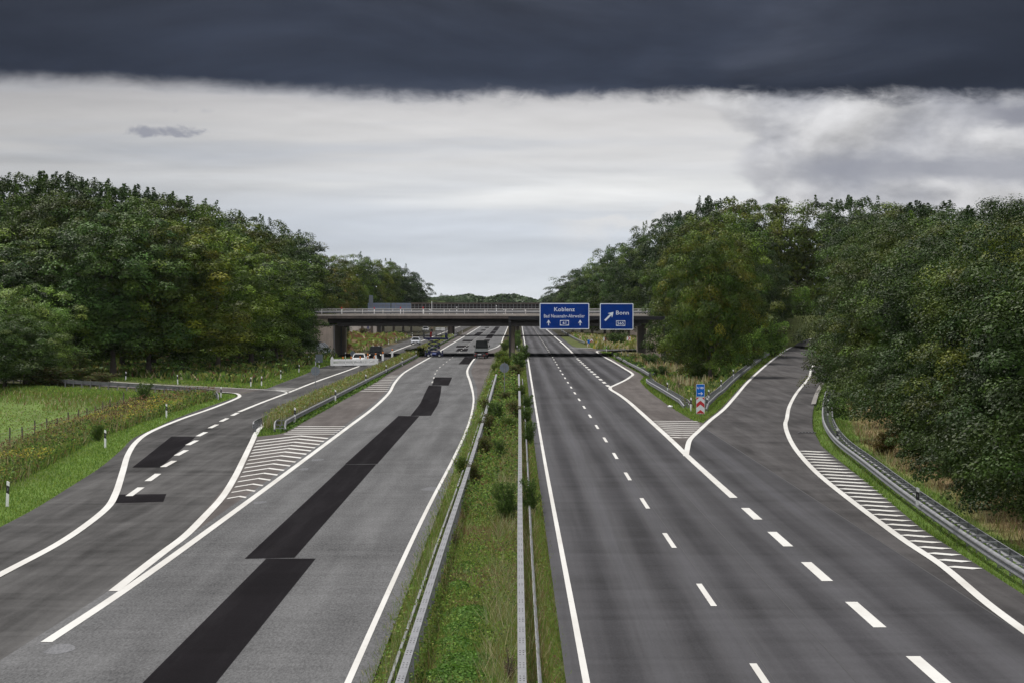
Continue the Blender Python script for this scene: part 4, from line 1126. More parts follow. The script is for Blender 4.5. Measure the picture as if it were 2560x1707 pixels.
gm = 'shrubs in the central reservation'
for a in [('willow', 1268, 1305, 1.0, 1.25, 'tall dense green shrub left of the right median rail, largest of the near ones'), ('willow', 1325, 1285, .75, 1.15, 'feathery green shrub growing between right median rail and dark carriageway'),
          ('lush', 1155, 1192, .7, .8, 'small green shrub on the roadside of the left median rail, alone among grass'), ('brush', 1186, 1212, .7, .85, 'dark brownish shrub hard against the inside of the left median rail'),
          ('brush', 1211, 1143, 1.05, .95, 'wide brown-green shrub inside the left median rail below the crossing shrubs'), ('willow', 1250, 1150, .7, .9, 'slim dark shrub in the middle of the median above the straw grass'),
          ('willow', 1321, 1112, .8, 1.15, 'upright dark shrub on the right verge of the median beside the edge line'), ('brush', 1222, 1090, 1.1, 1.15, 'brown-topped shrub covering the left median rail'),
          ('lush', 1274, 1086, 1.1, .9, 'olive shrub beside the right median rail in the second row of shrubs'), ('willow', 1243, 1057, 1.3, 1.2, 'broad green shrub filling the middle of the median'),
          ('brush', 1216, 1040, 1.0, 1.1, 'brown-green shrub over the left median rail, left of the broad green shrub'), ('brush', 1286, 1052, 1.2, 1.2, 'bushy olive shrub left of the right median rail, next to the broad green one'),
          ('willow', 1314, 1060, .9, 1.0, 'dark shrub right of the right median rail in the row of the broad green shrub'), ('willow', 1316, 1025, 1.0, 1.0, 'green shrub on the right verge next to the gap in the median rail'),
          ('lush', 1300, 1000, 1.2, 1.1, 'green shrub straddling the right median rail just past the round sign pole'), ('brush', 1262, 998, 1.4, .55, 'low brown shrub at the foot of the round sign in the median'),
          ('brush', 1287, 940, 2.2, 1.1, 'brown-red brush behind the median rails'), ('lush', 1262, 925, 2.0, 1.5, 'yellow-green shrub left of the gantry post in the median'), ('willow', 1300, 922, 2.0, 1.8, 'dark green shrub right of the gantry post in the median'),
          ('lush', 1255, 905, 2.2, 1.4, 'yellow-green shrub in front of the median bridge pier, left side'), ('willow', 1312, 900, 1.8, 1.9, 'dark shrub in front of the median bridge pier, right side'), ('lush', 1243, 930, 1.6, .9, 'low lime green shrub at the left median verge by the crossover')]:
    shrub(*a, group=gm, tint=(1.25, 1.2, .9) if 'yellow' in a[5] or 'lime' in a[5] else (1, 1, 1))
for i, (X, Y, h) in enumerate([(-1.8, 505, 1.4), (.4, 520, 1.8), (-1.5, 550, 1.3), (.6, 570, 2.0), (-.8, 600, 1.5), (.5, 640, 1.6), (-.6, 690, 1.8), (.7, 740, 1.5)]):
    shrub(('lush', 'willow')[i % 2], 0, 0, 2.2, h, '%s shrub of the median beyond the bridge, %s counted away from the pier' % (('green', 'dark')[i % 2], ORD[i]), X=X, Y=Y, group='median shrubs beyond the bridge')
shrub('dead', 1274, 1707, .55, .75, 'withered brown seed-head plant beside the right median rail at the picture bottom', name='dead_plant', cat='plant')
shrub('dead', 1138, 1362, .5, .5, 'tangle of bare pale twigs leaning on the left median rail', tint=(.9, .85, .8), name='dead_plant', cat='plant')
shrub('young', 203, 962, 3.4, 3.2, 'young light green tree standing in front of the side road guard rail', tint=(1.3, 1.3, 1.1), name='young_tree', cat='tree')
shrub('willow', 358, 1018, 2.0, 2.1, 'small dark upright shrub on the slope below the side road', tint=(.8, .8, .8))
shrub('brush', 250, 990, 5.0, 1.3, 'low bramble at the far corner of the low field', name='bramble', cat='bush')
shrub('brush', 120, 1000, 9.0, 1.8, 'wide bramble at the foot of the lone rounded tree', tint=(.8, .9, .8), name='bramble', cat='bush')
shrub('lush', 245, 1102, 1.0, .9, 'round green bush among the yellow flowering weeds beside the exit road', tint=(.8, .9, .9))
shrub('lush', 1745, 965, 4.2, 2.6, 'rounded dark bush at the foot of the big tree in the gore', tint=(.8, .85, .9))
shrub('willow', 1655, 955, 3.0, 1.7, 'dark bush behind the short guard rail left of the sign with the number', tint=(.7, .75, .75))
shrub('willow', 1628, 930, 3.4, 2.2, 'dark bush at the rail near the right gantry post', tint=(.7, .8, .8))
shrub('dead', 1700, 985, 2.4, 1.3, 'dry pale brown plant just left behind the sign with the number', tint=(1.1, 1.05, 1), name='dead_plant', cat='plant')
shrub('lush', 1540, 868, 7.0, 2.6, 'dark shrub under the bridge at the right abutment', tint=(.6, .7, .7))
shrub('lush', 2420, 1200, 1.7, 1.5, 'fresh light green bush under the trees behind the right guard rail', tint=(1.4, 1.5, 1.3))
shrub('brush', 2215, 1135, 2.4, 1.2, 'dry brush behind the right guard rail at the edge of the trees', tint=(1.2, .9, .8), name='bramble', cat='bush')
for i, (px, Y, w, h) in enumerate([(1905, 352, 5, 4.2), (1945, 372, 5.5, 4.5), (1870, 330, 4, 3.0), (1985, 398, 6, 4.5), (1835, 318, 3, 2.2)]):
    shrub('willow', 0, 0, w, h, 'light green willow scrub behind the slip road rail, %s of five towards the bend' % ORD[i], X=(px - VX) * Y / F - 2.9, Y=Y, tint=(1.9, 1.9, 1.6), group='willow scrub behind the slip road rail')
for i, (x, y, w, h) in enumerate([(37.6, 443.5, 6, 4.6), (41.2, 446, 6, 4.4), (45.0, 449.5, 6.5, 4.2)]):
    shrub('willow', 0, 0, w, h, 'green scrub on the bank where the slip road bends away, %s of three' % ORD[i], X=x, Y=y, tint=(1.5, 1.5, 1.3), group='scrub on the bank at the slip road bend')
shrub('lush', 840, 858, 5.5, 2.4, 'green scrub at the foot of the left abutment wall', tint=(.8, .85, .8))
shrub('brush', 780, 884, 6, 2.4, 'rough scrub under the painted wing wall of the bridge', tint=(.8, 1, .8), name='bramble', cat='bush')
shrub('brush', 905, 842, 6, 2.0, 'brown scrub on the bank seen under the bridge at left', tint=(1, .8, .8), name='bramble', cat='bush')
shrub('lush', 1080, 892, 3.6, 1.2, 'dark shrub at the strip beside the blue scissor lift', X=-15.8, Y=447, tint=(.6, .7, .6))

# ------------------------------------------------------------------ guard rails
WPROF = [(-.02, .31), (.0, .315), (.035, .30), (.08, .265), (.083, .225), (.03, .175), (.03, .14), (.083, .09), (.08, .05), (.035, .012), (.0, .0), (-.02, .005)]
POSTS = {}


def post_mesh(kind, h):
    key = (kind, round(h, 2))
    if key not in POSTS:
        b = MB()
        if kind == 'single':
            b.box((-.07, 0, h / 2 - .45), (.09, .06, h + .7), 0); b.box((-.03, 0, h - .16), (.06, .12, .16), 0)
        elif kind == 'double':
            b.box((-.30, 0, h / 2 - .45), (.10, .07, h + .7), 0)
            b.box((-.32, 0, h - .03), (.62, .07, .05), 0); b.box((-.04, 0, h - .16), (.06, .10, .2), 0); b.box((-.62, 0, h - .14), (.05, .10, .2), 0)
        else:   # median: box beam on top, beam arm to the traffic side
            b.box((0, 0, h / 2 - .40), (.10, .12, h + .6), 0)
        POSTS[key] = b.mesh('post', M['zinc_dull'])
    return POSTS[key]


def guard_rail(label, path, h=.6, side=1, spacing=2.0, kind='single', mat='zinc', ends=(False, False), group='steel guard rails'):
    P = smooth_path([p if len(p) > 2 else (p[0], p[1], float(gz(*p))) for p in path], 1.5)
    x0, y0, z0 = P[0]
    root = thing('guard_rail', label, 'guard rail', (x0, y0, z0), 0, group)
    L = [(p[0] - x0, p[1] - y0, p[2] - z0) for p in P]
    n = len(L)
    drop = lambda i: (.55 * max(0, 1 - i / 3.0) if ends[0] else 0) + (.55 * max(0, 1 - (n - 1 - i) / 3.0) if ends[1] else 0)
    top = [(p[0], p[1], p[2] + h - .31 - drop(i) * h) for i, p in enumerate(L)]
    if kind == 'median':
        b = MB(); b.sweep([(p[0], p[1], p[2] + h) for p in L], [(-.085, -.10), (-.085, 0), (.085, 0), (.085, -.10)], 0, closed=True)
        s = 0; nx = 0.5
        for i in range(n - 1):
            a, c = Vector(L[i]), Vector(L[i + 1]); d = (c - a).length
            while nx < s + d:
                q = a + (c - a) * ((nx - s) / d)
                if y0 + q.y < 210:
                    for k in (-1, 0, 1):
                        for u in (-.035, .035):
                            b.box((q.x + u, q.y + k * .34, q.z + h + .0015), (.030, .075 if k else .10, .003), 1)
                nx += 2.05
            s += d
        part('box_beam', b, [M[mat], M['hole']], root)
        b = MB(); b.sweep([(p[0], p[1], p[2] + h - .56 - .31 + .1) for p in L], [(side * (.34 + o * .8), z) for o, z in WPROF], 0, False); part('beam', b, M['zinc_dull'], root)
    else:
        b = MB(); b.sweep(top, [(side * o, z) for o, z in WPROF], 0, True); part('beam', b, M[mat], root)
        if kind == 'double':
            b = MB(); b.sweep(top, [(side * (-.62 - o), z) for o, z in WPROF], 0, True); part('rear_beam', b, M[mat], root)
    pm = post_mesh(kind, h); s = 0; nx = .3; cnt = 0
    for i in range(n - 1):
        a, c = Vector(L[i]), Vector(L[i + 1]); d = (c - a).length
        while nx < s + d and cnt < 100:
            q = a + (c - a) * ((nx - s) / d)
            o = link(bpy.data.objects.new('post', pm), root); o.location = (q.x, q.y, q.z - drop(i) * h * .8)
            o.rotation_euler = (0, 0, math.atan2(c.y - a.y, c.x - a.x) - math.pi / 2 + (0 if side > 0 else math.pi))
            nx += spacing; cnt += 1
        s += d
    return root


guard_rail('long grey box-beam guard rail on the left side of the central reservation', [(-2.18, 48), (-2.15, 81), (-2.05, 125), (-1.97, 195), (-1.95, 300)], .82, -1, 3.0, 'median')
guard_rail('grey box-beam guard rail on the right side of the central reservation', [(.13, 48), (.16, 91), (.25, 145), (.33, 206), (.40, 300)], .82, 1, 3.0, 'median')
guard_rail('pair of steel rails in the median beyond the bridge', [(.35, 500), (.5, 560), (.8, 700)], .8, 1, 6.0, 'median', 'zinc_dull')
guard_rail('dark-topped guard rail on the right of the weedy strip beside the left carriageway', [(-14.3, 178.5), (-14.6, 182), (-14.72, 190), (-14.75, 240), (-14.8, 296), (-14.85, 380), (-14.8, 432)], .62, 1, 2.6, 'double', 'zinc_dull', (True, False))
guard_rail('short rusty looking guard rail end at the left of the weedy strip nose', [(-16.2, 178.0), (-16.55, 182), (-16.65, 189), (-16.65, 205)], .62, -1, 2.0, 'single', 'zinc_dull', (False, False))
guard_rail('guard rail of the weedy strip continuing beyond the bridge', [(-14.8, 486), (-14.9, 560), (-15.0, 760)], .62, 1, 4.0, 'double', 'zinc_dull')
guard_rail('curved guard rail along the near edge of the side road above the low field', [(-58, 307), (-44.0, 281.5), (-38.7, 272.5), (-31.4, 260.0), (-27.5, 251.5), (-25.4, 244.5), (-24.9, 240.5)], .70, -1, 2.2, 'single', 'zinc_dull', (False, True))
guard_rail('long double guard rail with open rungs curving along the right edge of the slip road', [(14.05, 66), (14.28, 80.5), (14.86, 96.3), (15.7, 116.2), (16.9, 139.4), (18.05, 161.4), (19.85, 183.9), (22.2, 206.8), (26.0, 240.6), (30.9, 281.8), (36, 323.6)], .60, -1, 2.7, 'double')
def rp2(pts_, dx=0): return [(RP(a, c)[0] + dx, RP(a, c)[1], RP(a, c)[2] - .12) for a, c in pts_]
guard_rail('guard rail climbing along the left edge of the slip road', [(14.2, 213.5, -.1), (15.4, 225, -.1), (16.95, 240, -.1)] + [(offs(RDs, i, -1.15)[0], p[1], p[2] - .1) for i, p in enumerate(RDs) if p[1] > 252 and p[1] < 437][::8], .62, 1, 3.0, 'double', 'zinc', (True, False))
guard_rail('short guard rail at the emergency bay ending just left of the sign with the number', [(13.05, 221, -.1), (12.95, 226, -.1), (12.98, 239, -.1), (13.03, 259, -.1), (13.1, 284, -.1), (13.3, 290, -.1)], .60, -1, 2.2, 'double', 'zinc', (True, False))
guard_rail('guard rail along the right edge of the merging lane in front of the bridge', [(14.6, 312, -.1), (14.75, 330, -.1), (14.8, 370, -.1), (14.95, 410, -.1), (14.95, 432, -.1)], .60, -1, 3.0, 'double', 'zinc_dull')
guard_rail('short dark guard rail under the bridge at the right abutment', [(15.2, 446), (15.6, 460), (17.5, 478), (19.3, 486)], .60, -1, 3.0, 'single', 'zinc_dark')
guard_rail('guard rail on the right verge far beyond the bridge', [(14.3, 585), (14.0, 640), (14.0, 760), (14.4, 900)], .60, -1, 5.0, 'single', 'zinc_dull')

# ------------------------------------------------------------------ bridges
br = thing('road_bridge', 'concrete road bridge crossing above both carriageways, with pale railing and dark girder', 'bridge', (0, BR0, 0))
Wd = BR1 - BR0
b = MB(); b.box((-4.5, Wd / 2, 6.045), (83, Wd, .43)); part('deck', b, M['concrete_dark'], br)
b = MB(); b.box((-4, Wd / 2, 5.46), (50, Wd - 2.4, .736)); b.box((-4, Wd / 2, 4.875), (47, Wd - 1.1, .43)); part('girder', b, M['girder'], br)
for yy in (.3, Wd - .3):
    b = MB(); x = -45.5
    while x < 36: b.box((x + .66, yy, 6.40), (1.32, .62, .28), 0); x += 1.345
    part('kerb', b, M['concrete_light'], br)
b = MB(); b.box((-4.5, Wd / 2, 6.29), (83, Wd - 1.3, .06)); part('road_surface', b, M['brown'], br)
for yy, nm in ((.22, 'railing'), (Wd - .22, 'railing')):
    b = MB(); b.box((-4.5, yy, 7.28), (82.5, .10, .07)); b.box((-4.5, yy, 6.93), (82.5, .05, .05))
    x = -45.6
    while x < 36.5: b.box((x, yy, 6.88), (.09, .08, .74)); x += 3.15
    part(nm, b, M['rail_white'], br)
for yy, sd in ((2.0, 1), (Wd / 2 - 1, 1), (Wd / 2 + 1, -1), (Wd - 2.0, -1)):
    b = MB(); b.sweep([(-45, yy, 6.68), (36, yy, 6.68)], [(sd * o, z) for o, z in WPROF], 0, True)
    for i in range(20): b.box((-44 + 4 * i, yy + .1, 6.6), (.08, .07, .62))
    part('guard_rail', b, M['zinc_dull'], br)
b = MB(); b.box((-33.05, Wd / 2, 2.3), (9.9, Wd - .5, 4.76)); b.box((-33.5, .9, 5.42), (9.0, 1.2, .8))
ab = part('abutment', b, M['concrete'], br)
for yy in (1.0, 19.0): part('drain_pipe', MB().tube([(-28.0, yy, -.1), (-28.0, yy, 4.9)], .09, 8), M['zinc'], ab)
g = MB()
r_ = random.Random(4)
def blobp(cx, cz, rx, rz, n=18, j=.18): return [(cx + rx * math.cos(6.283 * i / n) * (1 + r_.uniform(-j, j)), cz + rz * math.sin(6.283 * i / n) * (1 + r_.uniform(-j, j))) for i in range(n)]
g.prism(blobp(-30.2, 1.55, 1.5, .72), .19, .245, 'y', 0); g.prism(blobp(-29.1, .95, .7, .5), .19, .244, 'y', 0)
for pts_ in ([(-31.4, 2.1), (-31.0, 1.3), (-30.4, 1.7), (-30.0, 1.0), (-29.6, 1.6)], [(-31.2, 1.2), (-30.6, 2.1), (-29.8, 2.0), (-29.2, 1.4), (-28.8, .7)], [(-30.3, 1.2), (-29.6, .5), (-29.3, 1.1), (-28.9, .4)], [(-30.9, 1.75), (-30.2, 2.25), (-29.3, 1.9), (-28.75, 1.2)]):
    g.tube([(a, .235, c) for a, c in smooth_path(pts_, .15)], .065, 6, 1)
for pts_ in ([(-29.0, .5), (-28.75, .95), (-28.6, .5)], [(-31.5, 1.6), (-31.2, 1.9)]):
    g.tube([(a, .235, c) for a, c in smooth_path(pts_, .15)], .09, 6, 2)
part('graffiti', g, [M['graf_white'], M['graf_black'], M['graf_blue']], ab)
b = MB(); b.box((25.0, Wd / 2, 2.3), (9.4, Wd - .5, 4.76)); b.box((25.5, .9, 5.42), (8.4, 1.2, .8)); part('abutment', b, M['concrete'], br)
for yy in (6.5, 18, 29.5):
    b = MB(); b.tube([(-.35, yy, -.3), (-.35, yy, 4.66)], .34, 14); part('pier', b, M['concrete'], br)

b2 = thing('road_bridge', 'second darker bridge behind the first, with close-set railing posts and a pale coping', 'bridge', (0, 745, 0))
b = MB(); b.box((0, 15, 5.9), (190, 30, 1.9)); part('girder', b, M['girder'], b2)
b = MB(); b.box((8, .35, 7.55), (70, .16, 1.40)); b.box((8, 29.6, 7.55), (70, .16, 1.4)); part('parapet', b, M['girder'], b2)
b = MB(); b.box((8, .3, 8.45), (70, .5, .36)); part('coping', b, M['concrete_dark'], b2)
b = MB()
for i in range(74): b.box((-27 + .95 * i, .2, 7.55), (.12, .10, 1.38))
b.box((8, .21, 7.6), (70, .05, .06)); part('railing', b, M['zinc_dull'], b2)
b = MB(); b.box((-39.5, 15, 2.3), (7.0, 29, 5.2)); a2 = part('abutment', b, M['concrete_light'], b2)
g = MB()
for pts_ in ([(-38.6, 1.0), (-38.2, 2.6), (-37.8, 1.2), (-37.3, 2.5), (-36.9, 1.0)], [(-38.9, 1.8), (-38.0, 1.5), (-37.0, 2.1)]):
    g.tube([(a, .45, c) for a, c in smooth_path(pts_, .2)], .10, 6, 0)
part('graffiti', g, M['graf_blue'], a2)
for xx, yy in ((-39.6, -1.5), (-37.1, -1.5), (-16.9, 6), (-16.9, 22), (.4, 6), (.4, 22)):
    part('pier', MB().tube([(xx, yy, -.3), (xx, yy, 5.0)], .36 if xx < -30 else .75, 12), M['concrete_dark'], b2)
b = MB(); b.box((30, 15, 2.3), (8, 29, 5.2)); part('abutment', b, M['concrete'], b2)

# road signs on the far side of the bridge, seen from behind
for x0, x1, n, lab in ((-24.6, -20.8, 3, 'blue-grey back of a large road sign on the bridge, the left one of the pair'), (-20.68, -17.4, 3, 'blue-grey back of a large road sign on the bridge, the right one of the pair')):
    w = x1 - x0; t = thing('direction_sign', lab, 'road sign', ((x0 + x1) / 2, BR1 + .35, 5.0))
    b = MB(); b.box((0, 0, 1.64), (w, .05, 3.28), bev=.02); part('panel', b, M['signbackblue'], t)
    for k in range(n):
        b = MB(); b.box((-w / 2 + w * (k + .75) / (n + .5), -.07, 1.64), (.10, .08, 3.26)); part('bracket', b, M['zinc_dull'], t)
    b = MB(); b.box((0, -.10, 2.2), (w, .05, .06)); b.box((0, -.10, 2.9), (w, .05, .06)); part('crossbar', b, M['zinc_dull'], t)
t = thing('direction_sign', 'narrow upright grey sign panel standing above the left blue-grey sign', 'road sign', (-24.05, BR1 + .1, 6.5))
part('panel', MB().box((0, 0, 2.4), (.68, .04, 1.3), bev=.015), M['signback'], t); part('pole', MB().tube([(0, -.05, 0), (0, -.05, 3.0)], .035), M['zinc'], t)
for i, (px, hh) in enumerate(((854, 1.05), (935.8, 1.05), (1001.3, 1.1), (1057.8, 1.1))):
    Y = BR0 + 1.3; t = thing('marker_post', 'red-topped white marker post behind the bridge railing, %s from the abutment' % ORD[i], 'marker post', ((px - VX) * Y / F, Y, 6.32), 0, 'red-topped posts on the bridge')
    part('post', MB().box((0, 0, .5), (.13, .06, 1.0)), M['white'], t); part('cap', MB().box((0, 0, hh + .08), (.17, .08, .30), bev=.02), M['red'], t)
t = thing('marker_post', 'tall thin white pole on the far side of the first bridge', 'marker post', ((1079.5 - VX) * 476 / F, 476, 6.3)); part('post', MB().tube([(0, 0, 0), (0, 0, 2.3)], .05), M['white'], t)
for i, (px, Y, z, h) in enumerate(((1094 - 20, 473, 6.32, 1.0), (1142, 473, 6.32, 1.35), (1241, 473, 6.32, 1.6), (1259.5, 446, 6.3, 1.05), (1281, 446, 6.3, 1.05))):
    t = thing('delineator_post', 'white delineator post with black band on the bridge road, %s from the left sign back' % ORD[i], 'delineator post', ((px - VX) * Y / F, Y, z), 0, 'delineator posts on the bridge')
    part('body', MB().box((0, 0, h / 2), (.13, .08, h)), M['white'], t); part('black_band', MB().box((0, 0, h - .35), (.14, .09, .22)), M['black'], t)

# ------------------------------------------------------------------ lettering
def text_mb(mb, s, x, z, size, y, mat, width=None, bold=.012, align='CENTER'):
    cu = bpy.data.curves.new('lettering', 'FONT'); cu.body = s; cu.size = 1.0; cu.offset = bold; cu.resolution_u = 3; cu.space_character = 1.06
    o = bpy.data.objects.new('lettering', cu); COL.objects.link(o)
    dg = bpy.context.evaluated_depsgraph_get(); me = bpy.data.meshes.new_from_object(o.evaluated_get(dg))
    vs = [v.co.copy() for v in me.vertices]; fs = [tuple(p.vertices) for p in me.polygons]
    bpy.data.objects.remove(o); bpy.data.curves.remove(cu); bpy.data.meshes.remove(me)
    x0 = min(v.x for v in vs); x1 = max(v.x for v in vs); cap = .73
    kz = size / cap; kx = kz if width is None else width / (x1 - x0)
    ox = x - (x0 + x1) / 2 * kx if align == 'CENTER' else x - x0 * kx
    mb.add([(ox + v.x * kx, y, z + v.y * kz) for v in vs], fs, mat)


def frame_mb(mb, cx, cz, w, h, t, y, mat, bulge=0.0):
    """white outline of a road number: rectangle whose top and bottom inner edges bow inwards"""
    n = 10
    o = [(-w / 2, -h / 2), (w / 2, -h / 2), (w / 2, h / 2), (-w / 2, h / 2)]
    bot = [(-w / 2 + t + (w - 2 * t) * i / n, -h / 2 + t + bulge * (2 * i / n - 1) ** 2) for i in range(n + 1)]
    topp = [(p[0], -p[1]) for p in bot]
    for i in range(n):
        a0 = -w / 2 + w * i / n; a1 = -w / 2 + w * (i + 1) / n
        mb.add([(cx + a0, y, cz - h / 2), (cx + a1, y, cz - h / 2), (cx + bot[i + 1][0], y, cz + bot[i + 1][1]), (cx + bot[i][0], y, cz + bot[i][1])], [(0, 1, 2, 3)], mat)
        mb.add([(cx + a0, y, cz + h / 2), (cx + a1, y, cz + h / 2), (cx + topp[i + 1][0], y, cz + topp[i + 1][1]), (cx + topp[i][0], y, cz + topp[i][1])], [(3, 2, 1, 0)], mat)
    for s in (-1, 1):
        mb.add([(cx + s * w / 2, y, cz - h / 2), (cx + s * w / 2, y, cz + h / 2), (cx + s * (w / 2 - t), y, cz + topp[0][1]), (cx + s * (w / 2 - t), y, cz + bot[0][1])], [(0, 1, 2, 3) if s < 0 else (3, 2, 1, 0)], mat)


def poly_mb(mb, P, y, mat): mb.add([(p[0], y, p[1]) for p in P], [tuple(range(len(P)))], mat)


def rrect(w, h, r, n=5):
    out = []
    for cx, cz, a0 in ((w / 2 - r, h / 2 - r, 0), (-w / 2 + r, h / 2 - r, 90), (-w / 2 + r, -h / 2 + r, 180), (w / 2 - r, -h / 2 + r, 270)):
        out += [(cx + r * math.cos(R(a0 + 90 * i / n)), cz + r * math.sin(R(a0 + 90 * i / n))) for i in range(n + 1)]
    return out


# ------------------------------------------------------------------ overhead sign gantry
GY = 378.0
gx = lambda px: (px - VX) * GY / F
gzz = lambda py: EYE - (py - VY) * GY / F
ga = thing('sign_gantry', 'dark steel gantry carrying two blue direction signs over the right carriageway', 'sign gantry', (0, GY, 0))
for px, zb in ((1274.5, -.3), (1661.5, -1.3)):
    b = MB(); b.box((gx(px), 0, (6.42 + zb) / 2), (.25, .28, 6.42 - zb), bev=.02); b.box((gx(px), 0, .1 if zb > -1 else -.8), (.5, .5, .12)); part('post', b, M['gantry'], ga)
b = MB(); b.box(((gx(1271) + gx(1664)) / 2, 0, 6.18), (gx(1664) - gx(1271), .36, .46), bev=.03); part('crossbeam', b, M['gantry'], ga)


def big_sign(x0, x1, y0, y1, name_label):
    w, h = gx(x1) - gx(x0), gzz(y0) - gzz(y1); cx, cz = (gx(x0) + gx(x1)) / 2, (gzz(y0) + gzz(y1)) / 2
    b = MB(); b.prism([(cx + p[0], cz + p[1]) for p in rrect(w, h, .14)], -.30, -.24, 'y', 0)
    s = part('sign_board', b, M['signwhite'], ga, name_label)
    b = MB(); b.prism([(cx + p[0], cz + p[1]) for p in rrect(w - .22, h - .22, .10)], -.308, -.301, 'y', 0); part('sign_face', b, M['blue'], s)
    for k in (-.3, .3): part('bracket', MB().box((cx + k * w, -.21, cz), (.12, .07, h * .9)), M['gantry'], s)
    return s, cx, cz, w, h


def up_arrow(mb, cx, cz, s, ang, y):
    P = [(-.075, -.5), (.075, -.5), (.075, .06), (.34, -.10), (.34, -.05), (.03, .5), (-.03, .5), (-.34, -.05), (-.34, -.10), (-.075, .06)]
    ca, sa = math.cos(ang), math.sin(ang)
    Q = [(cx + (p[0] * ca + p[1] * sa) * s, cz + (-p[0] * sa + p[1] * ca) * s) for p in P]
    for idx in ((0, 1, 2, 9), (2, 3, 4, 5, 6, 7, 8, 9)): poly_mb(mb, [Q[i] for i in idx], y, 0)


sx1 = lambda px: gx(1330 + px / 8.711)   # survey of the sign close-up
sz1 = lambda py: gzz(740 + py / 8.711)
TY = -.312
s, *_ = big_sign(1349, 1473, 758.2, 823.3, 'blue board reading Koblenz and Bad Neuenahr-Ahrweiler')
b = MB(); text_mb(b, 'Koblenz', sx1(707), sz1(336), sz1(246) - sz1(336), TY, 0, sx1(930) - sx1(484), .010)
text_mb(b, 'Bad Neuenahr-Ahrweiler', sx1(704), sz1(474), sz1(398) - sz1(474), TY, 0, sx1(1148) - sx1(260), .006)
text_mb(b, '61', sx1(706), sz1(617), sz1(555) - sz1(617), TY, 0, sx1(742) - sx1(668), .014)
frame_mb(b, sx1(706), sz1(588), sx1(803) - sx1(609), sz1(530) - sz1(645), .06, TY, 0, .07)
for px in (360, 1047): up_arrow(b, sx1(px), sz1(584), sz1(524) - sz1(645), 0, TY)
part('lettering', b, M['signwhite'], s)
s, *_ = big_sign(1499.5, 1583.3, 758.8, 824.6, 'blue board with a slanted arrow reading Bonn')
b = MB(); text_mb(b, 'Bonn', sx1(1968), sz1(409), sz1(321) - sz1(409), TY, 0, sx1(2108) - sx1(1830), .010)
text_mb(b, '565', sx1(1928), sz1(626), sz1(565) - sz1(626), TY, 0, sx1(1996) - sx1(1860), .014)
frame_mb(b, sx1(1929), sz1(596), sx1(2028) - sx1(1830), sz1(537) - sz1(653), .055, TY, 0, .07)
P = [(-.55, -.085), (-.55, .085), (.22, .085), (.10, .26), (.17, .26), (.55, .02), (.55, -.02), (.17, -.26), (.10, -.26), (.22, -.085)]
ca = math.cos(R(45)); S = (sx1(1768) - sx1(1590)) / 1.1 / ca * 1.02; cx, cz = sx1(1678), sz1(447)
Q = [(cx + (p[0] * ca - p[1] * ca) * S, cz + (p[0] * ca + p[1] * ca) * S) for p in P]
for idx in ((0, 9, 2, 1), (2, 9, 8, 7, 6, 5, 4, 3)): poly_mb(b, [Q[i] for i in idx][::1], TY, 0)
part('lettering', b, M['signwhite'], s)

# ------------------------------------------------------------------ small signs
def chevrons(mb, w, z0, h, y):
    """red chevrons pointing up on a white board"""
    for a0, a1 in ((-.16, .04), (.36, .60), (.84, 1.1)):
        t0, t1 = z0 + h * a0, z0 + h * a1; rise = w * .42
        for s in (-1, 1):
            P = [(0, t0 + rise), (0, t1 + rise), (s * w / 2, t1), (s * w / 2, t0)]
            P = clipz(P, z0 + .02, z0 + h - .02)
            if len(P) > 2: poly_mb(mb, P if s < 0 else P[::-1], y, 0)


def clipz(P, lo, hi):
    for lim, sg in ((lo, 1), (hi, -1)):
        out = []
        for i in range(len(P)):
            a, c = P[i], P[(i + 1) % len(P)]; fa, fc = (a[1] - lim) * sg, (c[1] - lim) * sg
            if fa >= 0: out.append(a)
            if (fa >= 0) != (fc >= 0):
                t = fa / (fa - fc); out.append((a[0] + (c[0] - a[0]) * t, a[1] + (c[1] - a[1]) * t))
        P = out
        if not P: break
    return P


x, y = G(1751, 1037)
t = thing('detour_sign', 'blue detour sign U 80 with white arrow above a red and white chevron board', 'road sign', (x, y, -.1))
part('pole', MB().tube([(0, .04, -.2), (0, .04, 2.35)], .038), M['zinc'], t)
b = MB(); b.prism([(p[0], 1.88 + p[1]) for p in rrect(.61, .90, .05)], -.03, 0, 'y', 0); s = part('detour_board', b, M['signwhite'], t)
b = MB(); b.prism([(p[0], 1.88 + p[1]) for p in rrect(.57, .86, .04)], -.036, -.031, 'y', 0); part('sign_face', b, M['lightblue'], s)
b = MB(); text_mb(b, 'U 80', 0, 1.99, .16, -.040, 0, .45, .018)
b.box((-.02, -.039, 1.655), (.30, .004, .045)); 
for sgn in (1, -1): b.box((.10, -.0395, 1.655 + sgn * .045), (.17, .004, .045), 0, ry=R(42 * sgn))
part('lettering', b, M['signwhite'], s)
b = MB(); b.prism([(p[0], .80 + p[1]) for p in rrect(.61, 1.20, .03)], -.03, 0, 'y', 0); s = part('chevron_board', b, M['silverfilm'], t)
b = MB(); chevrons(b, .575, .205, 1.18, -.034); part('chevron', b, M['red'], s)
x, y = (1478.8 - VX) * 560 / F, 560
t = thing('chevron_sign', 'small upright red and white chevron board in the gore beyond the bridge', 'road sign', (x, y, -.1))
part('pole', MB().tube([(0, .04, 0), (0, .04, 1.6)], .04), M['zinc'], t)
s = part('chevron_board', MB().box((0, 0, .85), (.64, .03, 1.25)), M['silverfilm'], t)
b = MB(); chevrons(b, .62, .23, 1.23, -.018); part('chevron', b, M['red'], s)
part('detour_board', MB().box((-.55, .3, .95), (.5, .03, .7), bev=.01), M['lightblue'], t)
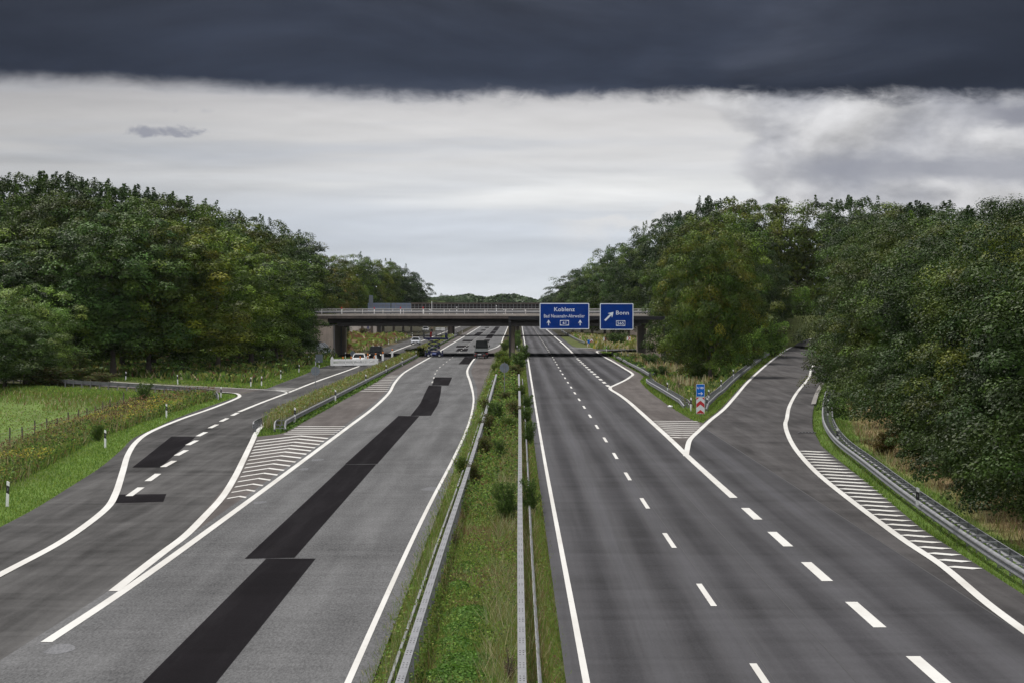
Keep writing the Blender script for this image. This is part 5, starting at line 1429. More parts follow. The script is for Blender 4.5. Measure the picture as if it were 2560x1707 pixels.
for px, py, Y, lab in ((1512.7, 847.5, 590, 'square red and white curve arrow board beyond the bridge, left of two'), (1571.5, 846, 600, 'square red and white curve arrow board beyond the bridge, right of two')):
    zc = EYE - (py - VY) * Y / F; t = thing('curve_sign', lab, 'road sign', ((px - VX) * Y / F, Y, -.1), 0, 'curve arrow boards')
    part('pole', MB().tube([(0, .04, 0), (0, .04, zc + .3)], .04), M['zinc'], t)
    s = part('arrow_board', MB().box((0, 0, zc + .1), (.78, .03, .78)), M['silverfilm'], t)
    b = MB(); a = .37; z = zc + .1
    poly_mb(b, [(-.18, z + a), (.06, z + a), (.34, z), (.06, z - a), (-.18, z - a), (.10, z)], -.018, 0)
    part('arrow', b, M['red'], s)


def round_sign(px, py_base, zc, r_, label):
    x, y = G(px, py_base); t = thing('round_sign', label, 'road sign', (x, y, -.1))
    part('pole', MB().tube([(0, -.05, -.2), (0, -.05, zc + r_ + .2)], .034), M['zinc'], t)
    n = 28; b = MB(); b.prism([(r_ * math.cos(6.2832 * i / n), zc + .1 + r_ * math.sin(6.2832 * i / n)) for i in range(n)], -.01, .01, 'y', 0)
    s = part('disc', b, M['signback'], t)
    b = MB(); b.tube([(r_ * math.cos(6.2832 * i / n), 0, zc + .1 + r_ * math.sin(6.2832 * i / n)) for i in range(n + 1)], .017, 6, cap=False); part('rim', b, M['zinc'], s)
    b = MB(); b.box((0, -.03, zc + .28), (.5, .03, .04)); b.box((0, -.03, zc - .1), (.5, .03, .04)); part('clamp', b, M['zinc'], s)


round_sign(788.5, 989.7, 2.18, .38, 'grey back of a round sign on a pole beside the exit road')
round_sign(1261, 990, 2.47, .40, 'grey back of a round sign on a pole in the central reservation')
t = thing('twin_sign', 'two small dark upright sign backs side by side near the white barrier', 'road sign', (-25.4, 372, -.1))
for k in (-.24, .24): part('panel', MB().box((k, 0, 1.15), (.44, .03, 1.05), bev=.01), M['signback'], t)
part('pole', MB().tube([(0, .05, 0), (0, .05, 1.8)], .04), M['zinc_dull'], t)
x, y = (895 - VX) * 392 / F, 392
t = thing('round_sign', 'dark back of a round sign left of the white car', 'road sign', ((882 - VX) * 395 / F, 395, -.05)); part('pole', MB().tube([(0, 0, 0), (0, 0, 1.75)], .03), M['zinc'], t)
n = 20; part('disc', MB().prism([(.36 * math.cos(6.2832 * i / n), 1.35 + .36 * math.sin(6.2832 * i / n)) for i in range(n)], .04, .06, 'y'), M['signback'], t)

# ------------------------------------------------------------------ delineator posts
def delineator_proto(h=1.0, lean=0):
    root = empty('delineator_post')
    pr = lambda k, z: [(-.06 * k, -.045 * k, z), (.06 * k, -.045 * k, z), (.035 * k, .05 * k, z), (-.035 * k, .05 * k, z)]
    def slab(z0a, z0b, z1a, z1b, k):
        lo, hi = pr(k, 0), pr(k, 0)
        vs = [(p[0], p[1], z0a + (z0b - z0a) * (p[0] / (.12 * k) + .5)) for p in lo] + [(p[0], p[1], z1a + (z1b - z1a) * (p[0] / (.12 * k) + .5)) for p in hi]
        return MB().add(vs, [(3, 2, 1, 0), (4, 5, 6, 7), (0, 1, 5, 4), (1, 2, 6, 5), (2, 3, 7, 6), (3, 0, 4, 7)])
    part('body', slab(-.3 if h > .8 else 0, -.3 if h > .8 else 0, h, h - .06, 1), M['white'], root)
    bz = h - .42
    s = part('black_band', slab(bz - .04, bz - .09, bz + .26, bz + .21, 1.04), M['black'], root)
    part('reflector', MB().box((0, -.05, bz + .10), (.03, .01, .10)), M['zinc_dull'], s)
    return root


DP = delineator_proto(1.0); DS = delineator_proto(.68)
KC = {o.name: kids(o) for o in (DP, DS)}
for o in (DP, DS):
    for c in KC[o.name]: KC[c.name] = kids(c)
used = set()


def delineator(px, py, label, group, h=None, proto=None, climb=False, X=None, Y=None, Z=None):
    src = proto or DP
    if climb: X, Y, Z = RP(px, py)
    elif X is None:
        X, Y = G(px, py)
        for _ in range(3): X, Y = G(px, py, float(gz(X, Y)))
    if Z is None: Z = float(gz(X, Y))
    if src.name not in used: used.add(src.name); o = src
    else:
        o = src.copy(); COL.objects.link(o)
        for ch in KC[src.name]:
            c = ch.copy(); COL.objects.link(c); c.parent = o
            for g in KC[ch.name]:
                d = g.copy(); COL.objects.link(d); d.parent = c
    o.location = (X, Y, Z); o.rotation_euler = (random.uniform(-.02, .02), random.uniform(-.05, .05), random.uniform(-.25, .25))
    s = random.uniform(.97, 1.05) * (h or 1); o.scale = (s ** .3, s ** .3, s)
    tag(o, label, 'delineator post', group)


gp = 'black and white delineator posts along the roads'
for i, (px, py) in enumerate(((18.4, 1265.6), (263, 1118), (416, 1044))): delineator(px, py, 'white delineator post in the mown strip left of the exit road, %s of three' % ('nearest', 'middle', 'farthest')[i], gp)
delineator(0, 0, 'white delineator post at the curled end of the side road guard rail', gp, X=-25.2, Y=245.8)
delineator(314.6, 951, 'delineator post on the far side of the side road, left of two behind the rail', gp)
delineator(444.7, 960, 'delineator post on the far side of the side road, right of two behind the rail', gp)
for px, py, lab in ((626.8, 966.7, 'delineator post on the grass corner of the side road, left of the near pair'), (654, 966, 'delineator post on the grass corner of the side road, right of the near pair'), (702, 947, 'delineator post on the grass edge just left of the round sign'), (747, 931.8, 'delineator post on the grass edge between round sign and white barrier'),
                    (622, 910.6, 'half hidden delineator post in the weeds before the left wood, left one'), (658, 909, 'half hidden delineator post in the weeds before the left wood, right one'), (773, 907.5, 'delineator post left of the two small dark sign backs, farther one'), (789, 913, 'delineator post standing right behind the round sign by the exit road'), (798.5, 920.8, 'delineator post directly before the two small dark sign backs'), (864, 897, 'delineator post behind the white barrier beside the round sign back')):
    delineator(px, py, lab, gp)
for i, (px, Y) in enumerate(((736.7, 191), (838.5, 232), (914.3, 284), (965, 329), (1005.9, 378), (1039.9, 432))):
    delineator(0, 0, 'delineator post behind the rail of the weedy strip, %s from its nose' % ORD[i], gp, X=(px - VX) * Y / F, Y=Y, Z=.1)
x, y = G(770, 990)
t = thing('marker_post', 'short white post with green cap in the weedy strip by the round sign', 'marker post', (-16.4, 231, 0)); part('post', MB().box((0, 0, .35), (.14, .1, .75)), M['white'], t); part('cap', MB().box((0, 0, .76), (.15, .11, .08)), M['greencap'], t)
for i, (px, py) in enumerate(((971.8, 861), (990.6, 854), (1013, 846), (1031, 841.5), (1046, 838))): delineator(px, py, 'delineator post on the left grass edge beyond the bridge, %s from the bridge' % ORD[i], gp)
delineator(1726.6, 1027, 'delineator post standing left of the chevron board with the number sign', gp)
delineator(1767.4, 1025, 'delineator post standing right of the chevron board with the number sign', gp)
for i, (px, Y) in enumerate(((1801.8, 231), (1834.5, 262), (1868.9, 300), (1915.9, 348), (1962.6, 396))):
    x = float(np.interp(Y, [p[1] for p in RDs], [offs(RDs, k, -1.5)[0] for k in range(len(RDs))])); h = ramp_h(Y) 
    delineator(0, 0, 'delineator post behind the climbing slip road rail, %s from the nose of the gore' % ORD[i], gp, X=x - .2, Y=Y, Z=float(rampH(Y)) + .12)
delineator(0, 0, 'delineator post on the short guard rail left of the number sign', gp, X=13.4, Y=252, Z=.15)
for px, Y, lab in ((1570, 402, 'delineator post behind the merging lane rail, nearer of two'), (1554.4, 428, 'delineator post behind the merging lane rail, by the bridge shadow'), (1516.5, 495, 'delineator post at the bend of the slip road just beyond the bridge'), (1468.6, 556, 'delineator post left of the small chevron board beyond the bridge'), (1526, 570, 'delineator post between the two square arrow boards beyond the bridge'),
                   (1451, 640, 'delineator post behind the far right rail, nearest of four'), (1445, 690, 'delineator post behind the far right rail, second of four'), (1440, 740, 'delineator post behind the far right rail, third of four'), (1431, 800, 'delineator post behind the far right rail, farthest of four')):
    delineator(0, 0, lab, gp, X=(px - VX) * Y / F, Y=Y, Z=.1 if Y < 440 else -.05)
for i, (x, Y) in enumerate(((14.98, 108), (17.95, 161), (21.2, 196), (24.6, 227))):
    delineator(0, 0, 'short delineator post fixed on the long right guard rail, %s from the near end' % ORD[i], 'short delineator posts on the right guard rail', proto=DS, X=x + .15, Y=Y, Z=.42 - .1)
for i, (px, Y) in enumerate(((1148, 640), (1165, 700), (1178, 760), (1188, 830))):
    delineator(0, 0, 'tiny delineator post on the weedy strip far beyond the bridge, %s away' % ORD[i], gp, X=-15.3, Y=Y, Z=0.1)

# litter
b = MB(); bm = bmesh.new(); bmesh.ops.create_icosphere(bm, subdivisions=3, radius=1)
for vv in bm.verts:
    k = 1 + .22 * math.sin(5 * vv.co.x + 2) * math.cos(6 * vv.co.y + 1) + .12 * math.sin(11 * vv.co.z + 4 * vv.co.x)
    vv.co = Vector((vv.co.x * .19 * k, vv.co.y * .15 * k, max(0, vv.co.z + .35) * .11 * k))
b.add([vv.co for vv in bm.verts], [[q.index for q in f.verts] for f in bm.faces], 0, True); bm.free()
x, y = G(1675.5, 1017.5)
tag(b.build('plastic_bag', M['bag'], loc=(x, y, .012)), 'crumpled white plastic bag lying at the grass edge of the emergency bay', 'litter')

# ------------------------------------------------------------------ field fence
fe = thing('field_fence', 'grey wire mesh fence on weathered stakes at the edge of the low field', 'fence', (-33.2, 150, -1.4))
fp = [(-32.0 - .6 * math.sin(i * .35) * .3 - (i * .085), 150 + 5.1 * i) for i in range(20)]
b = MB()
for i, (x, y) in enumerate(fp):
    z = float(gz(x, y)); q = MB().tube([(x + 33.2, y - 150, z + 1.4 - .2), (x + 33.2 + random.uniform(-.06, .06), y - 150, z + 1.4 + random.uniform(1.25, 1.6))], .055, 7)
    part('stake', q, M['wood'], fe)
wire = MB()
for hz in (.25, .5, .75, 1.0, 1.2):
    wire.tube([(x + 33.2, y - 150, float(gz(x, y)) + 1.4 + hz) for x, y in fp], .006, 4)
for (x, y), (x2, y2) in zip(fp, fp[1:]):
    for k in range(6):
        q = k / 6; wx, wy = x + (x2 - x) * q, y + (y2 - y) * q; z = float(gz(wx, wy)) + 1.4
        wire.tube([(wx + 33.2, wy - 150, z + .1), (wx + 33.2, wy - 150, z + 1.2)], .004, 3, cap=False)
part('wire_mesh', wire, M['zinc_dull'], fe)

# ------------------------------------------------------------------ vehicles (front towards -Y)
def loft(mb, secs, mat=0, smooth=False):
    """secs: list of equally long point rings"""
    n = len(secs[0]); vs = [p for s in secs for p in s]; fs = []
    for i in range(len(secs) - 1):
        for k in range(n):
            fs.append((i * n + k, i * n + (k + 1) % n, (i + 1) * n + (k + 1) % n, (i + 1) * n + k))
    fs.append(tuple(range(n))[::-1]); fs.append(tuple(range((len(secs) - 1) * n, len(secs) * n)))
    return mb.add(vs, fs, mat, smooth)


def ring(y, w, z0, z1, c=.12):
    return [(-w + c * .6, y, z0), (w - c * .6, y, z0), (w, y, z0 + c), (w, y, z1 - c), (w - c, y, z1), (-w + c, y, z1), (-w, y, z1 - c), (-w, y, z0 + c)]


def pane(parent, name, quad, k=.9, off=.012, mat='glass'):
    Q = [Vector(p) for p in quad]; c = sum(Q, Vector()) / 4; nrm = (Q[1] - Q[0]).cross(Q[3] - Q[0]).normalized()
    return part(name, MB().add([c + (p - c) * k + nrm * off for p in Q] + [c + (p - c) * k - nrm * .01 for p in Q], [(0, 1, 2, 3), (0, 4, 5, 1), (1, 5, 6, 2), (2, 6, 7, 3), (3, 7, 4, 0)]), M[mat], parent)


WHEEL = {}
def wheel(parent, x, y, r, w):
    key = (round(r, 3), w)
    if key not in WHEEL:
        ty = MB(); n = 24
        prof = [(-w / 2, r * .62), (-w / 2, r * .93), (-w * .38, r), (w * .38, r), (w / 2, r * .93), (w / 2, r * .62)]
        vs = []; fs = []; m = len(prof)
        for i in range(n):
            a = 6.28318 * i / n
            for o, q in prof: vs.append((o, q * math.cos(a), q * math.sin(a)))
        for i in range(n):
            for k in range(m - 1): fs.append((i * m + k, i * m + k + 1, ((i + 1) % n) * m + k + 1, ((i + 1) % n) * m + k))
        ty.add(vs, fs, 0, True)
        rm = MB(); rm.prism([(r * .63 * math.cos(6.28318 * i / n), r * .63 * math.sin(6.28318 * i / n)) for i in range(n)], -w * .36, w * .36, 'x'); rm.prism([(r * .18 * math.cos(6.28318 * i / 10), r * .18 * math.sin(6.28318 * i / 10)) for i in range(10)], -w * .44, w * .44, 'x')
        WHEEL[key] = (ty.mesh('tyre', M['tyre']), rm.mesh('rim', M['rim']))
    o = link(bpy.data.objects.new('wheel', WHEEL[key][0]), parent); o.location = (x, y, r)
    link(bpy.data.objects.new('rim', WHEEL[key][1]), o)
    return o


def car(label, cat, name, x, y, L, W, H, paint, kind='estate', lights=False, rz=0.0):
    t = thing(name, label, cat, (x, y, .01), rz)
    w = W / 2; van = kind == 'van'; f, e = -L / 2, L / 2
    belt = .62 * H if not van else .60 * H; hood = .56 * H if not van else .54 * H
    b = MB()
    loft(b, [ring(f, w * .80, .34, hood * .78), ring(f + .12, w * .92, .24, hood * .90), ring(f + .5, w * .99, .20, hood * .97), ring(f + (1.2 if not van else .7), w, .20, hood * 1.04), ring(f + (1.5 if not van else 1.0), w, .20, belt), ring(e - .5, w, .20, belt * 1.02), ring(e - .1, w * .95, .28, belt), ring(e, w * .86, .36, belt * .9)])
    yf, yr = (f + 1.25, e - .12) if not van else (f + .75, e - .10); tf, tr = (f + 2.0, e - .62) if not van else (f + 1.5, e - .28)
    wb, wt = w * .95, w * (.74 if not van else .84)
    zb, zt = belt * .98, H - .06
    B = [(-wb, yf, zb), (wb, yf, zb), (wb, yr, zb), (-wb, yr, zb)]; T = [(-wt, tf, zt), (wt, tf, zt), (wt, tr, zt), (-wt, tr, zt)]
    b.add(B + T, [(4, 5, 6, 7), (0, 1, 5, 4), (1, 2, 6, 5), (2, 3, 7, 6), (3, 0, 4, 7)])
    loft(b, [[(p[0] * .98, p[1], zt - .002) for p in T], [(p[0] * .9, p[1] * .97 + .02, H) for p in T]])
    body = part('body', b, M[paint], t)
    pane(t, 'windscreen', (B[0], B[1], T[1], T[0]), .9); pane(t, 'rear_window', (B[2], B[3], T[3], T[2]), .85)
    for s, (i, j) in ((1, (1, 2)), (-1, (3, 0))): pane(t, 'side_window', (B[i], B[j], T[j], T[i]), .88)
    for s in (-1, 1):
        hl = part('headlight', MB().box((s * w * .70, f + .10, hood * .72), (.34, .16, .17), bev=.03), M['lamp'] if lights else M['silverfilm'], t)
        part('tail_light', MB().box((s * w * .80, e - .03, belt * .8), (.26, .08, .2)), M['redlens'], t)
        part('mirror', MB().box((s * (w + .12), yf + .35, zb + .08), (.22, .12, .16), bev=.03), M[paint], t)
        for yy in (f + .82, e - .85): wheel(t, s * (w - .10), yy, .33 if not van else .35, .22)
    part('grille', MB().box((0, f + .03, hood * .62), (w * .95, .07, .16)), M['black'], t)
    part('bumper', MB().box((0, f + .02, .37), (w * 1.5, .10, .15), bev=.03), M['black'] if paint != 'carwhite' else M['zinc_dark'], t)
    part('number_plate', MB().box((0, f - .035, .43), (.52, .02, .11)), M['white'], t)
    return t


car('white car with lit bonnet standing behind the white barrier', 'car', 'parked_car', (896 - VX) * 384 / F, 386, 4.5, 1.83, 1.46, 'carwhite')
van = car('black van with headlights on waiting behind the barrier', 'van', 'parked_van', (938 - VX) * 414 / F, 416.5, 5.0, 1.92, 1.98, 'carblack', 'van', True)
for s in (-.35, .45): part('roof_lamp', MB().box((s, -.6, 2.03), (.16, .2, .12), bev=.03), M['white'], van)
car('silver car driving towards the bridge on the exit road', 'car', 'car', (1038.3 - VX) * 579 / F, 581, 4.5, 1.82, 1.52, 'carsilver')
car('distant white car half hidden by the bridge girder at left', 'car', 'car', (1064 - VX) * 880 / F, 880, 4.6, 1.85, 1.5, 'carwhite')

# flat-bed lorry seen from behind
tx, ty = -5.02, 431.0
t = thing('pickup_truck', 'dark double-cab flat-bed truck with grey tailgate driving away beside the median', 'truck', (tx, ty, .012))
b = MB(); loft(b, [ring(.9, .98, .75, 1.55, .1), ring(1.2, .98, .75, 1.6, .1), ring(3.2, .98, .6, 1.6, .1), ring(3.9, .9, .55, 1.35, .1), ring(4.1, .8, .6, 1.2, .1)])
B = [(-.95, .95, 1.55), (.95, .95, 1.55), (.95, 3.2, 1.55), (-.95, 3.2, 1.55)]; T = [(-.82, 1.05, 2.52), (.82, 1.05, 2.52), (.82, 2.6, 2.52), (-.82, 2.6, 2.52)]
b.add(B + T, [(4, 5, 6, 7), (0, 1, 5, 4), (1, 2, 6, 5), (2, 3, 7, 6), (3, 0, 4, 7)]); b.box((0, 1.8, 2.56), (1.6, 1.5, .08), bev=.03)
cab = part('cab', b, M['truckgreen'], t)
pane(t, 'rear_window', (B[0], B[1], T[1], T[0]), .80); pane(t, 'windscreen', (B[2], B[3], T[3], T[2]), .85)
for i, j in ((1, 2), (3, 0)): pane(t, 'side_window', (B[i], B[j], T[j], T[i]), .8)
for s in (-.28, .28):
    hr = MB(); hr.box((s, 1.6, 1.75), (.42, .14, .5), bev=.05); hr.box((s, 1.6, 2.1), (.22, .10, .2), bev=.04); part('seat', hr, M['zinc_dark'], t)
b = MB(); b.box((0, -.9, 1.02), (2.0, 3.5, .08)); b.box((-.99, -.9, 1.24), (.05, 3.5, .40)); b.box((.99, -.9, 1.24), (.05, 3.5, .4)); b.box((0, .82, 1.26), (2.0, .05, .42)); part('load_bed', b, M['truckgreen'], t)
b = MB(); b.box((0, -2.66, 1.26), (2.02, .06, .44), bev=.02); b.box((0, -2.70, 1.47), (2.02, .05, .05)); part('tailgate', b, M['bedgrey'], t)
b = MB(); b.box((0, 0, .78), (.9, 5.4, .2)); b.box((0, -2.55, .62), (1.9, .12, .18)); part('chassis', b, M['zinc_dark'], t)
for s in (-1, 1):
    part('tail_light', MB().box((s * .80, -2.63, .74), (.30, .06, .14)), M['redlens'], t)
    m = MB(); m.box((s * 1.14, 3.1, 1.75), (.16, .10, .32), bev=.03); m.tube([(s * .95, 3.1, 1.6), (s * 1.14, 3.1, 1.7)], .02); part('mirror', m, M['black'], t)
    for yy in (-1.5, 3.0): wheel(t, s * .82, yy, .40, .26)
part('number_plate', MB().box((.0, -2.64, .60), (.52, .02, .11)), M['white'], t)
# small trailer on the hook
t = thing('trailer', 'small low trailer with red lamps hitched behind the dark flat-bed truck', 'trailer', (tx - .25, ty - 4.6, .012))
b = MB(); b.box((0, 0, .50), (1.25, 1.5, .10)); b.box((0, -.74, .66), (1.25, .05, .3)); b.box((-.62, 0, .62), (.05, 1.5, .22)); b.box((.62, 0, .62), (.05, 1.5, .22)); part('tray', b, M['zinc_dark'], t)
part('drawbar', MB().tube([(0, .7, .48), (.12, 2.05, .52)], .04), M['zinc_dark'], t); part('axle', MB().tube([(-.75, 0, .32), (.75, 0, .32)], .04), M['zinc_dark'], t)
part('support_leg', MB().box((0, -.7, .24), (.05, .05, .46)), M['zinc_dark'], t)
part('rear_bar', MB().box((0, -.80, .36), (1.5, .06, .10)), M['black'], t)
for s in (-1, 1):
    wheel(t, s * .78, 0, .33, .2); part('tail_light', MB().box((s * .62, -.84, .50), (.2, .04, .12)), M['redlens'], t)
part('number_plate', MB().box((0, -.77, .66), (.5, .02, .12)), M['white'], t)

# scissor lift
lx, ly = (1085 - VX) * 437.5 / F, 437.5
t = thing('scissor_lift', 'dark blue scissor lift with raised platform standing in front of the bridge', 'scissor lift', (lx, ly, .012))
b = MB(); b.box((0, 0, .50), (2.35, 1.3, .42), bev=.06); b.box((0, 0, .78), (1.9, 1.1, .18), bev=.04); ch = part('chassis', b, M['liftblue'], t)
part('decal', MB().box((.05, -.66, .62), (.62, .012, .26)), M['liftdecal'], ch)
part('warning_label', MB().box((-.42, -.655, .50), (.10, .012, .28)), M['white'], ch)
for sx in (-1.28, 1.30):
    b = MB(); b.box((sx, -.45, .62), (.16, .2, .86), bev=.03); b.box((sx, .45, .62), (.16, .2, .86), bev=.03); part('outrigger', b, M['liftblue'], t)
b = MB()
for sx in (-1.32, 1.18):
    for k in range(3): b.box((sx, -.565, .40 + .2 * k), (.06, .012, .07))
part('outrigger_marks', b, M['white'], ch)
for sx in (-.83, .83):
    for sy in (-.62, .62): o = wheel(t, 0, 0, .27, .22); o.location = (sx, sy, .27); o.rotation_euler = (0, 0, R(90))
zs = [.88, 1.48, 2.08, 2.66]
for i in range(3):
    for s in (-1, 1):
        for yy in (-.42, .42):
            b = MB(); a0 = Vector((-s * .92, yy + s * .05, zs[i] + .03)); a1 = Vector((s * .92, yy + s * .05, zs[i + 1] - .03))
            d = a1 - a0; b.box((a0 + a1) / 2, (d.length, .06, .14), 0, ry=-math.atan2(d.z, d.x)); part('scissor_arm', b, M['liftblue'], t)
for i in range(4): part('cross_tube', MB().tube([(0, -.5, zs[i] + (.3 if i < 3 else -.3)), (0, .5, zs[i] + (.3 if i < 3 else -.3))], .05), M['liftblue'], t)
b = MB(); b.box((.30, 0, 2.83), (3.72, 1.25, .26), bev=.02); pl = part('platform', b, M['liftblue'], t)
b = MB()
for yy in (-.58, .58):
    for z in (3.35, 3.86): b.tube([(-1.5, yy, z), (2.1, yy, z)], .028, 6)
    for x in (-1.5, -.6, .3, 1.2, 2.1): b.tube([(x, yy, 2.9), (x, yy, 3.88)], .028, 6)
for x in (-1.5, 2.1):
    for z in (3.35, 3.86): b.tube([(x, -.58, z), (x, .58, z)], .028, 6)
part('guard_railing', b, M['zinc_dark'], pl)
part('control_box', MB().box((-1.52, -.3, 3.38), (.22, .5, .95), bev=.03), M['black'], t)
part('tool_box', MB().box((1.85, -.1, 3.3), (.36, .6, .66), bev=.03), M['liftblue'], t)

# worker
def skin_obj(name, J, E, Rd, mat, parent, sub=2):
    me = bpy.data.meshes.new(name); me.from_pydata(J, E, []); me.materials.append(M[mat]); me.update()
    o = link(bpy.data.objects.new(name, me), parent)
    o.modifiers.new('skin', 'SKIN'); s = o.modifiers.new('sub', 'SUBSURF'); s.levels = s.render_levels = sub
    if not me.skin_vertices: me.skin_vertices.new()
    for i, r_ in enumerate(Rd): me.skin_vertices[0].data[i].radius = (r_, r_); me.skin_vertices[0].data[i].use_root = (i == 0)
    for p in me.polygons: p.use_smooth = True
    return o


pw = thing('person', 'worker in black jacket and red trousers bending forward on the lift platform', 'person', (lx - .45, ly - .05, 2.96), R(70))
Lb = 1.62 / 1.75
def S(L): return [(a * Lb, b_ * Lb, c * Lb) for a, b_, c in L]
J = S([(0, 0, .95), (0, -.05, 1.15), (0, -.10, 1.38), (0, -.12, 1.46), (0, -.15, 1.56), (0, -.16, 1.70),
       (.18, -.10, 1.40), (.24, -.14, 1.12), (.20, -.36, 1.02), (.19, -.44, 1.01), (-.18, -.10, 1.40), (-.24, -.14, 1.12), (-.20, -.36, 1.02), (-.19, -.44, 1.01),
       (.10, .0, .90), (.12, -.05, .50), (.12, .02, .08), (.12, -.14, .03), (-.10, .0, .90), (-.12, .05, .50), (-.12, .06, .08), (-.12, -.10, .03)])
E = [(0, 1), (1, 2), (2, 3), (3, 4), (4, 5), (2, 6), (6, 7), (7, 8), (8, 9), (2, 10), (10, 11), (11, 12), (12, 13), (0, 14), (14, 15), (15, 16), (16, 17), (0, 18), (18, 19), (19, 20), (20, 21)]
Rd = [.12, .115, .13, .055, .085, .095, .06, .043, .03, .032, .06, .043, .03, .032, .085, .055, .04, .04, .085, .055, .04, .04]
for hb, sg in ((9, 1), (13, -1)):
    bx, by, bz = J[hb]
    for k, (dx, ln) in enumerate(((-.032, .075), (-.011, .085), (.011, .08), (.032, .065))):
        i = len(J); J += [(bx + dx, by - .035, bz), (bx + dx, by - .035 - ln * .55, bz - .012), (bx + dx * .9, by - .04 - ln * .8, bz - .045)]
        E += [(hb, i), (i, i + 1), (i + 1, i + 2)]; Rd += [.010, .009, .008]
    i = len(J); J += [(bx - sg * .045, by + .0, bz - .01), (bx - sg * .055, by - .045, bz - .03)]; E += [(hb, i), (i, i + 1)]; Rd += [.011, .009]
body = skin_obj('body', J, E, Rd, 'skin', pw)
skin_obj('jacket', J[:4] + J[6:9] + J[10:13], [(0, 1), (1, 2), (2, 3), (2, 4), (4, 5), (5, 6), (2, 7), (7, 8), (8, 9)], [.145, .14, .155, .085, .085, .066, .052, .085, .066, .052], 'jacket', pw)
skin_obj('trousers', [J[0]] + J[14:17] + J[18:21], [(0, 1), (1, 2), (2, 3), (0, 4), (4, 5), (5, 6)], [.135, .105, .08, .062, .105, .08, .062], 'trouser', pw)
for k in (16, 20): skin_obj('boot', [J[k], (J[k][0], J[k][1] - .02, .05), (J[k][0], J[k][1] - .17, .045)], [(0, 1), (1, 2)], [.06, .055, .045], 'jacket', pw, 1)
hx, hyy, hz = J[5]
bm = bmesh.new(); bmesh.ops.create_uvsphere(bm, u_segments=16, v_segments=10, radius=.105); hb = MB()
hb.add([(v_.co.x + hx, v_.co.y * 1.1 + hyy + .015, max(v_.co.z, -.02 + (.05 if v_.co.y < -.03 else -.04)) + hz + .02) for v_ in bm.verts], [[q.index for q in f.verts] for f in bm.faces], 0, True); bm.free()
part('hair', hb, M['hair'], pw)
fb = MB(); fb.box((hx, hyy - .10, hz - .01), (.024, .045, .045), bev=.008)
for s in (-1, 1): fb.box((hx + s * .098, hyy + .0, hz - .005), (.02, .045, .06), bev=.008)
part('face_detail', fb, M['skin'], pw)
eb = MB()
for s in (-1, 1): eb.box((hx + s * .034, hyy - .092, hz + .02), (.024, .012, .012), bev=.003)
eb.box((hx, hyy - .093, hz - .055), (.045, .012, .010), bev=.003); part('eyes_and_mouth', eb, M['hair'], pw)

# ------------------------------------------------------------------ road works barrier
def barrier_panel(x, y, w, rz, label, lamp_at, group='white barrier panels', h=.98):
    t = thing('barrier_panel', label, 'barrier', (x, y, .006), rz, group)
    b = MB(); b.box((0, 0, .23), (w, .05, .26), bev=.015); b.box((0, 0, .80), (w, .05, .24), bev=.015)
    n = int(w / .17)
    for k in range(n + 1): b.box((-w / 2 + .04 + (w - .08) * k / n, 0, .52), (.075, .035, .34))
    for k in range(int(w / .2)): b.box((-w / 2 + .1 + .2 * k, 0, .945), (.11, .045, .07))
    part('panel', b, M['whiteboard'], t)
    for sx in (-w / 2 + .25, w / 2 - .25): part('foot', MB().box((sx, 0, .045), (.36, .75, .09), bev=.02), M['black'], t)
    for lxx in lamp_at:
        b = MB(); b.box((lxx, 0, 1.02), (.15, .09, .14), 1, bev=.02); l = part('lamp_base', b, [M['white'], M['amber']], t)
        bm = bmesh.new(); bmesh.ops.create_uvsphere(bm, u_segments=14, v_segments=8, radius=.115); q = MB()
        q.add([(v_.co.x + lxx, v_.co.y * .6, v_.co.z + 1.16) for v_ in bm.verts], [[p.index for p in f.verts] for f in bm.faces], 0, True); bm.free(); part('lens', q, M['amber'], l)
    return t


bx = lambda px, y: (px - VX) * y / F
for x0, x1, y0, y1, lamps, lab in ((826, 864, 371.2, 372.4, [.72], 'white slatted barrier panel with one amber lamp, leftmost of the row'), (864.6, 883, 372.6, 373.4, [.25], 'narrow white barrier panel with amber lamp, second from the left'),
                                   (883.6, 906, 373.6, 374.4, [.35], 'white barrier panel with amber lamp in front of the white car, third from the left'), (906.6, 945.5, 374.7, 377, [-.5, .75], 'white slatted barrier panel with two amber lamps, rightmost of the row')):
    xa, xb = bx(x0, y0), bx(x1, y1); w = math.hypot(xb - xa, y1 - y0)
    p = barrier_panel((xa + xb) / 2, (y0 + y1) / 2, w, math.atan2(y1 - y0, xb - xa), lab, lamps)
t = thing('marker_post', 'white pointed post at the left end of the barrier row', 'marker post', (bx(830.5, 371.0), 370.9, 0)); part('post', MB().prism([(-.16, .1), (.16, .1), (.16, 1.16), (0, 1.36), (-.16, 1.16)], -.04, .04, 'y'), M['whiteboard'], t)


def beacon(px, y, label):
    t = thing('traffic_beacon', label, 'beacon', (bx(px, y), y, .006), 0, 'white beacons with amber lamps')
    part('foot', MB().box((0, 0, .06), (.42, .8, .12), bev=.03), M['black'], t)
    part('board', MB().prism([(p[0], .62 + p[1]) for p in rrect(.30, 1.0, .03)], -.03, .03, 'y'), M['whiteboard'], t)
    l = part('lamp_base', MB().box((0, 0, 1.17), (.14, .1, .1), bev=.02), M['amber'], t)
    bm = bmesh.new(); bmesh.ops.create_uvsphere(bm, u_segments=14, v_segments=8, radius=.12); q = MB()
    q.add([(v_.co.x, v_.co.y * .6, v_.co.z + 1.30) for v_ in bm.verts], [[p.index for p in f.verts] for f in bm.faces], 0, True); bm.free(); part('lens', q, M['amber'], l)


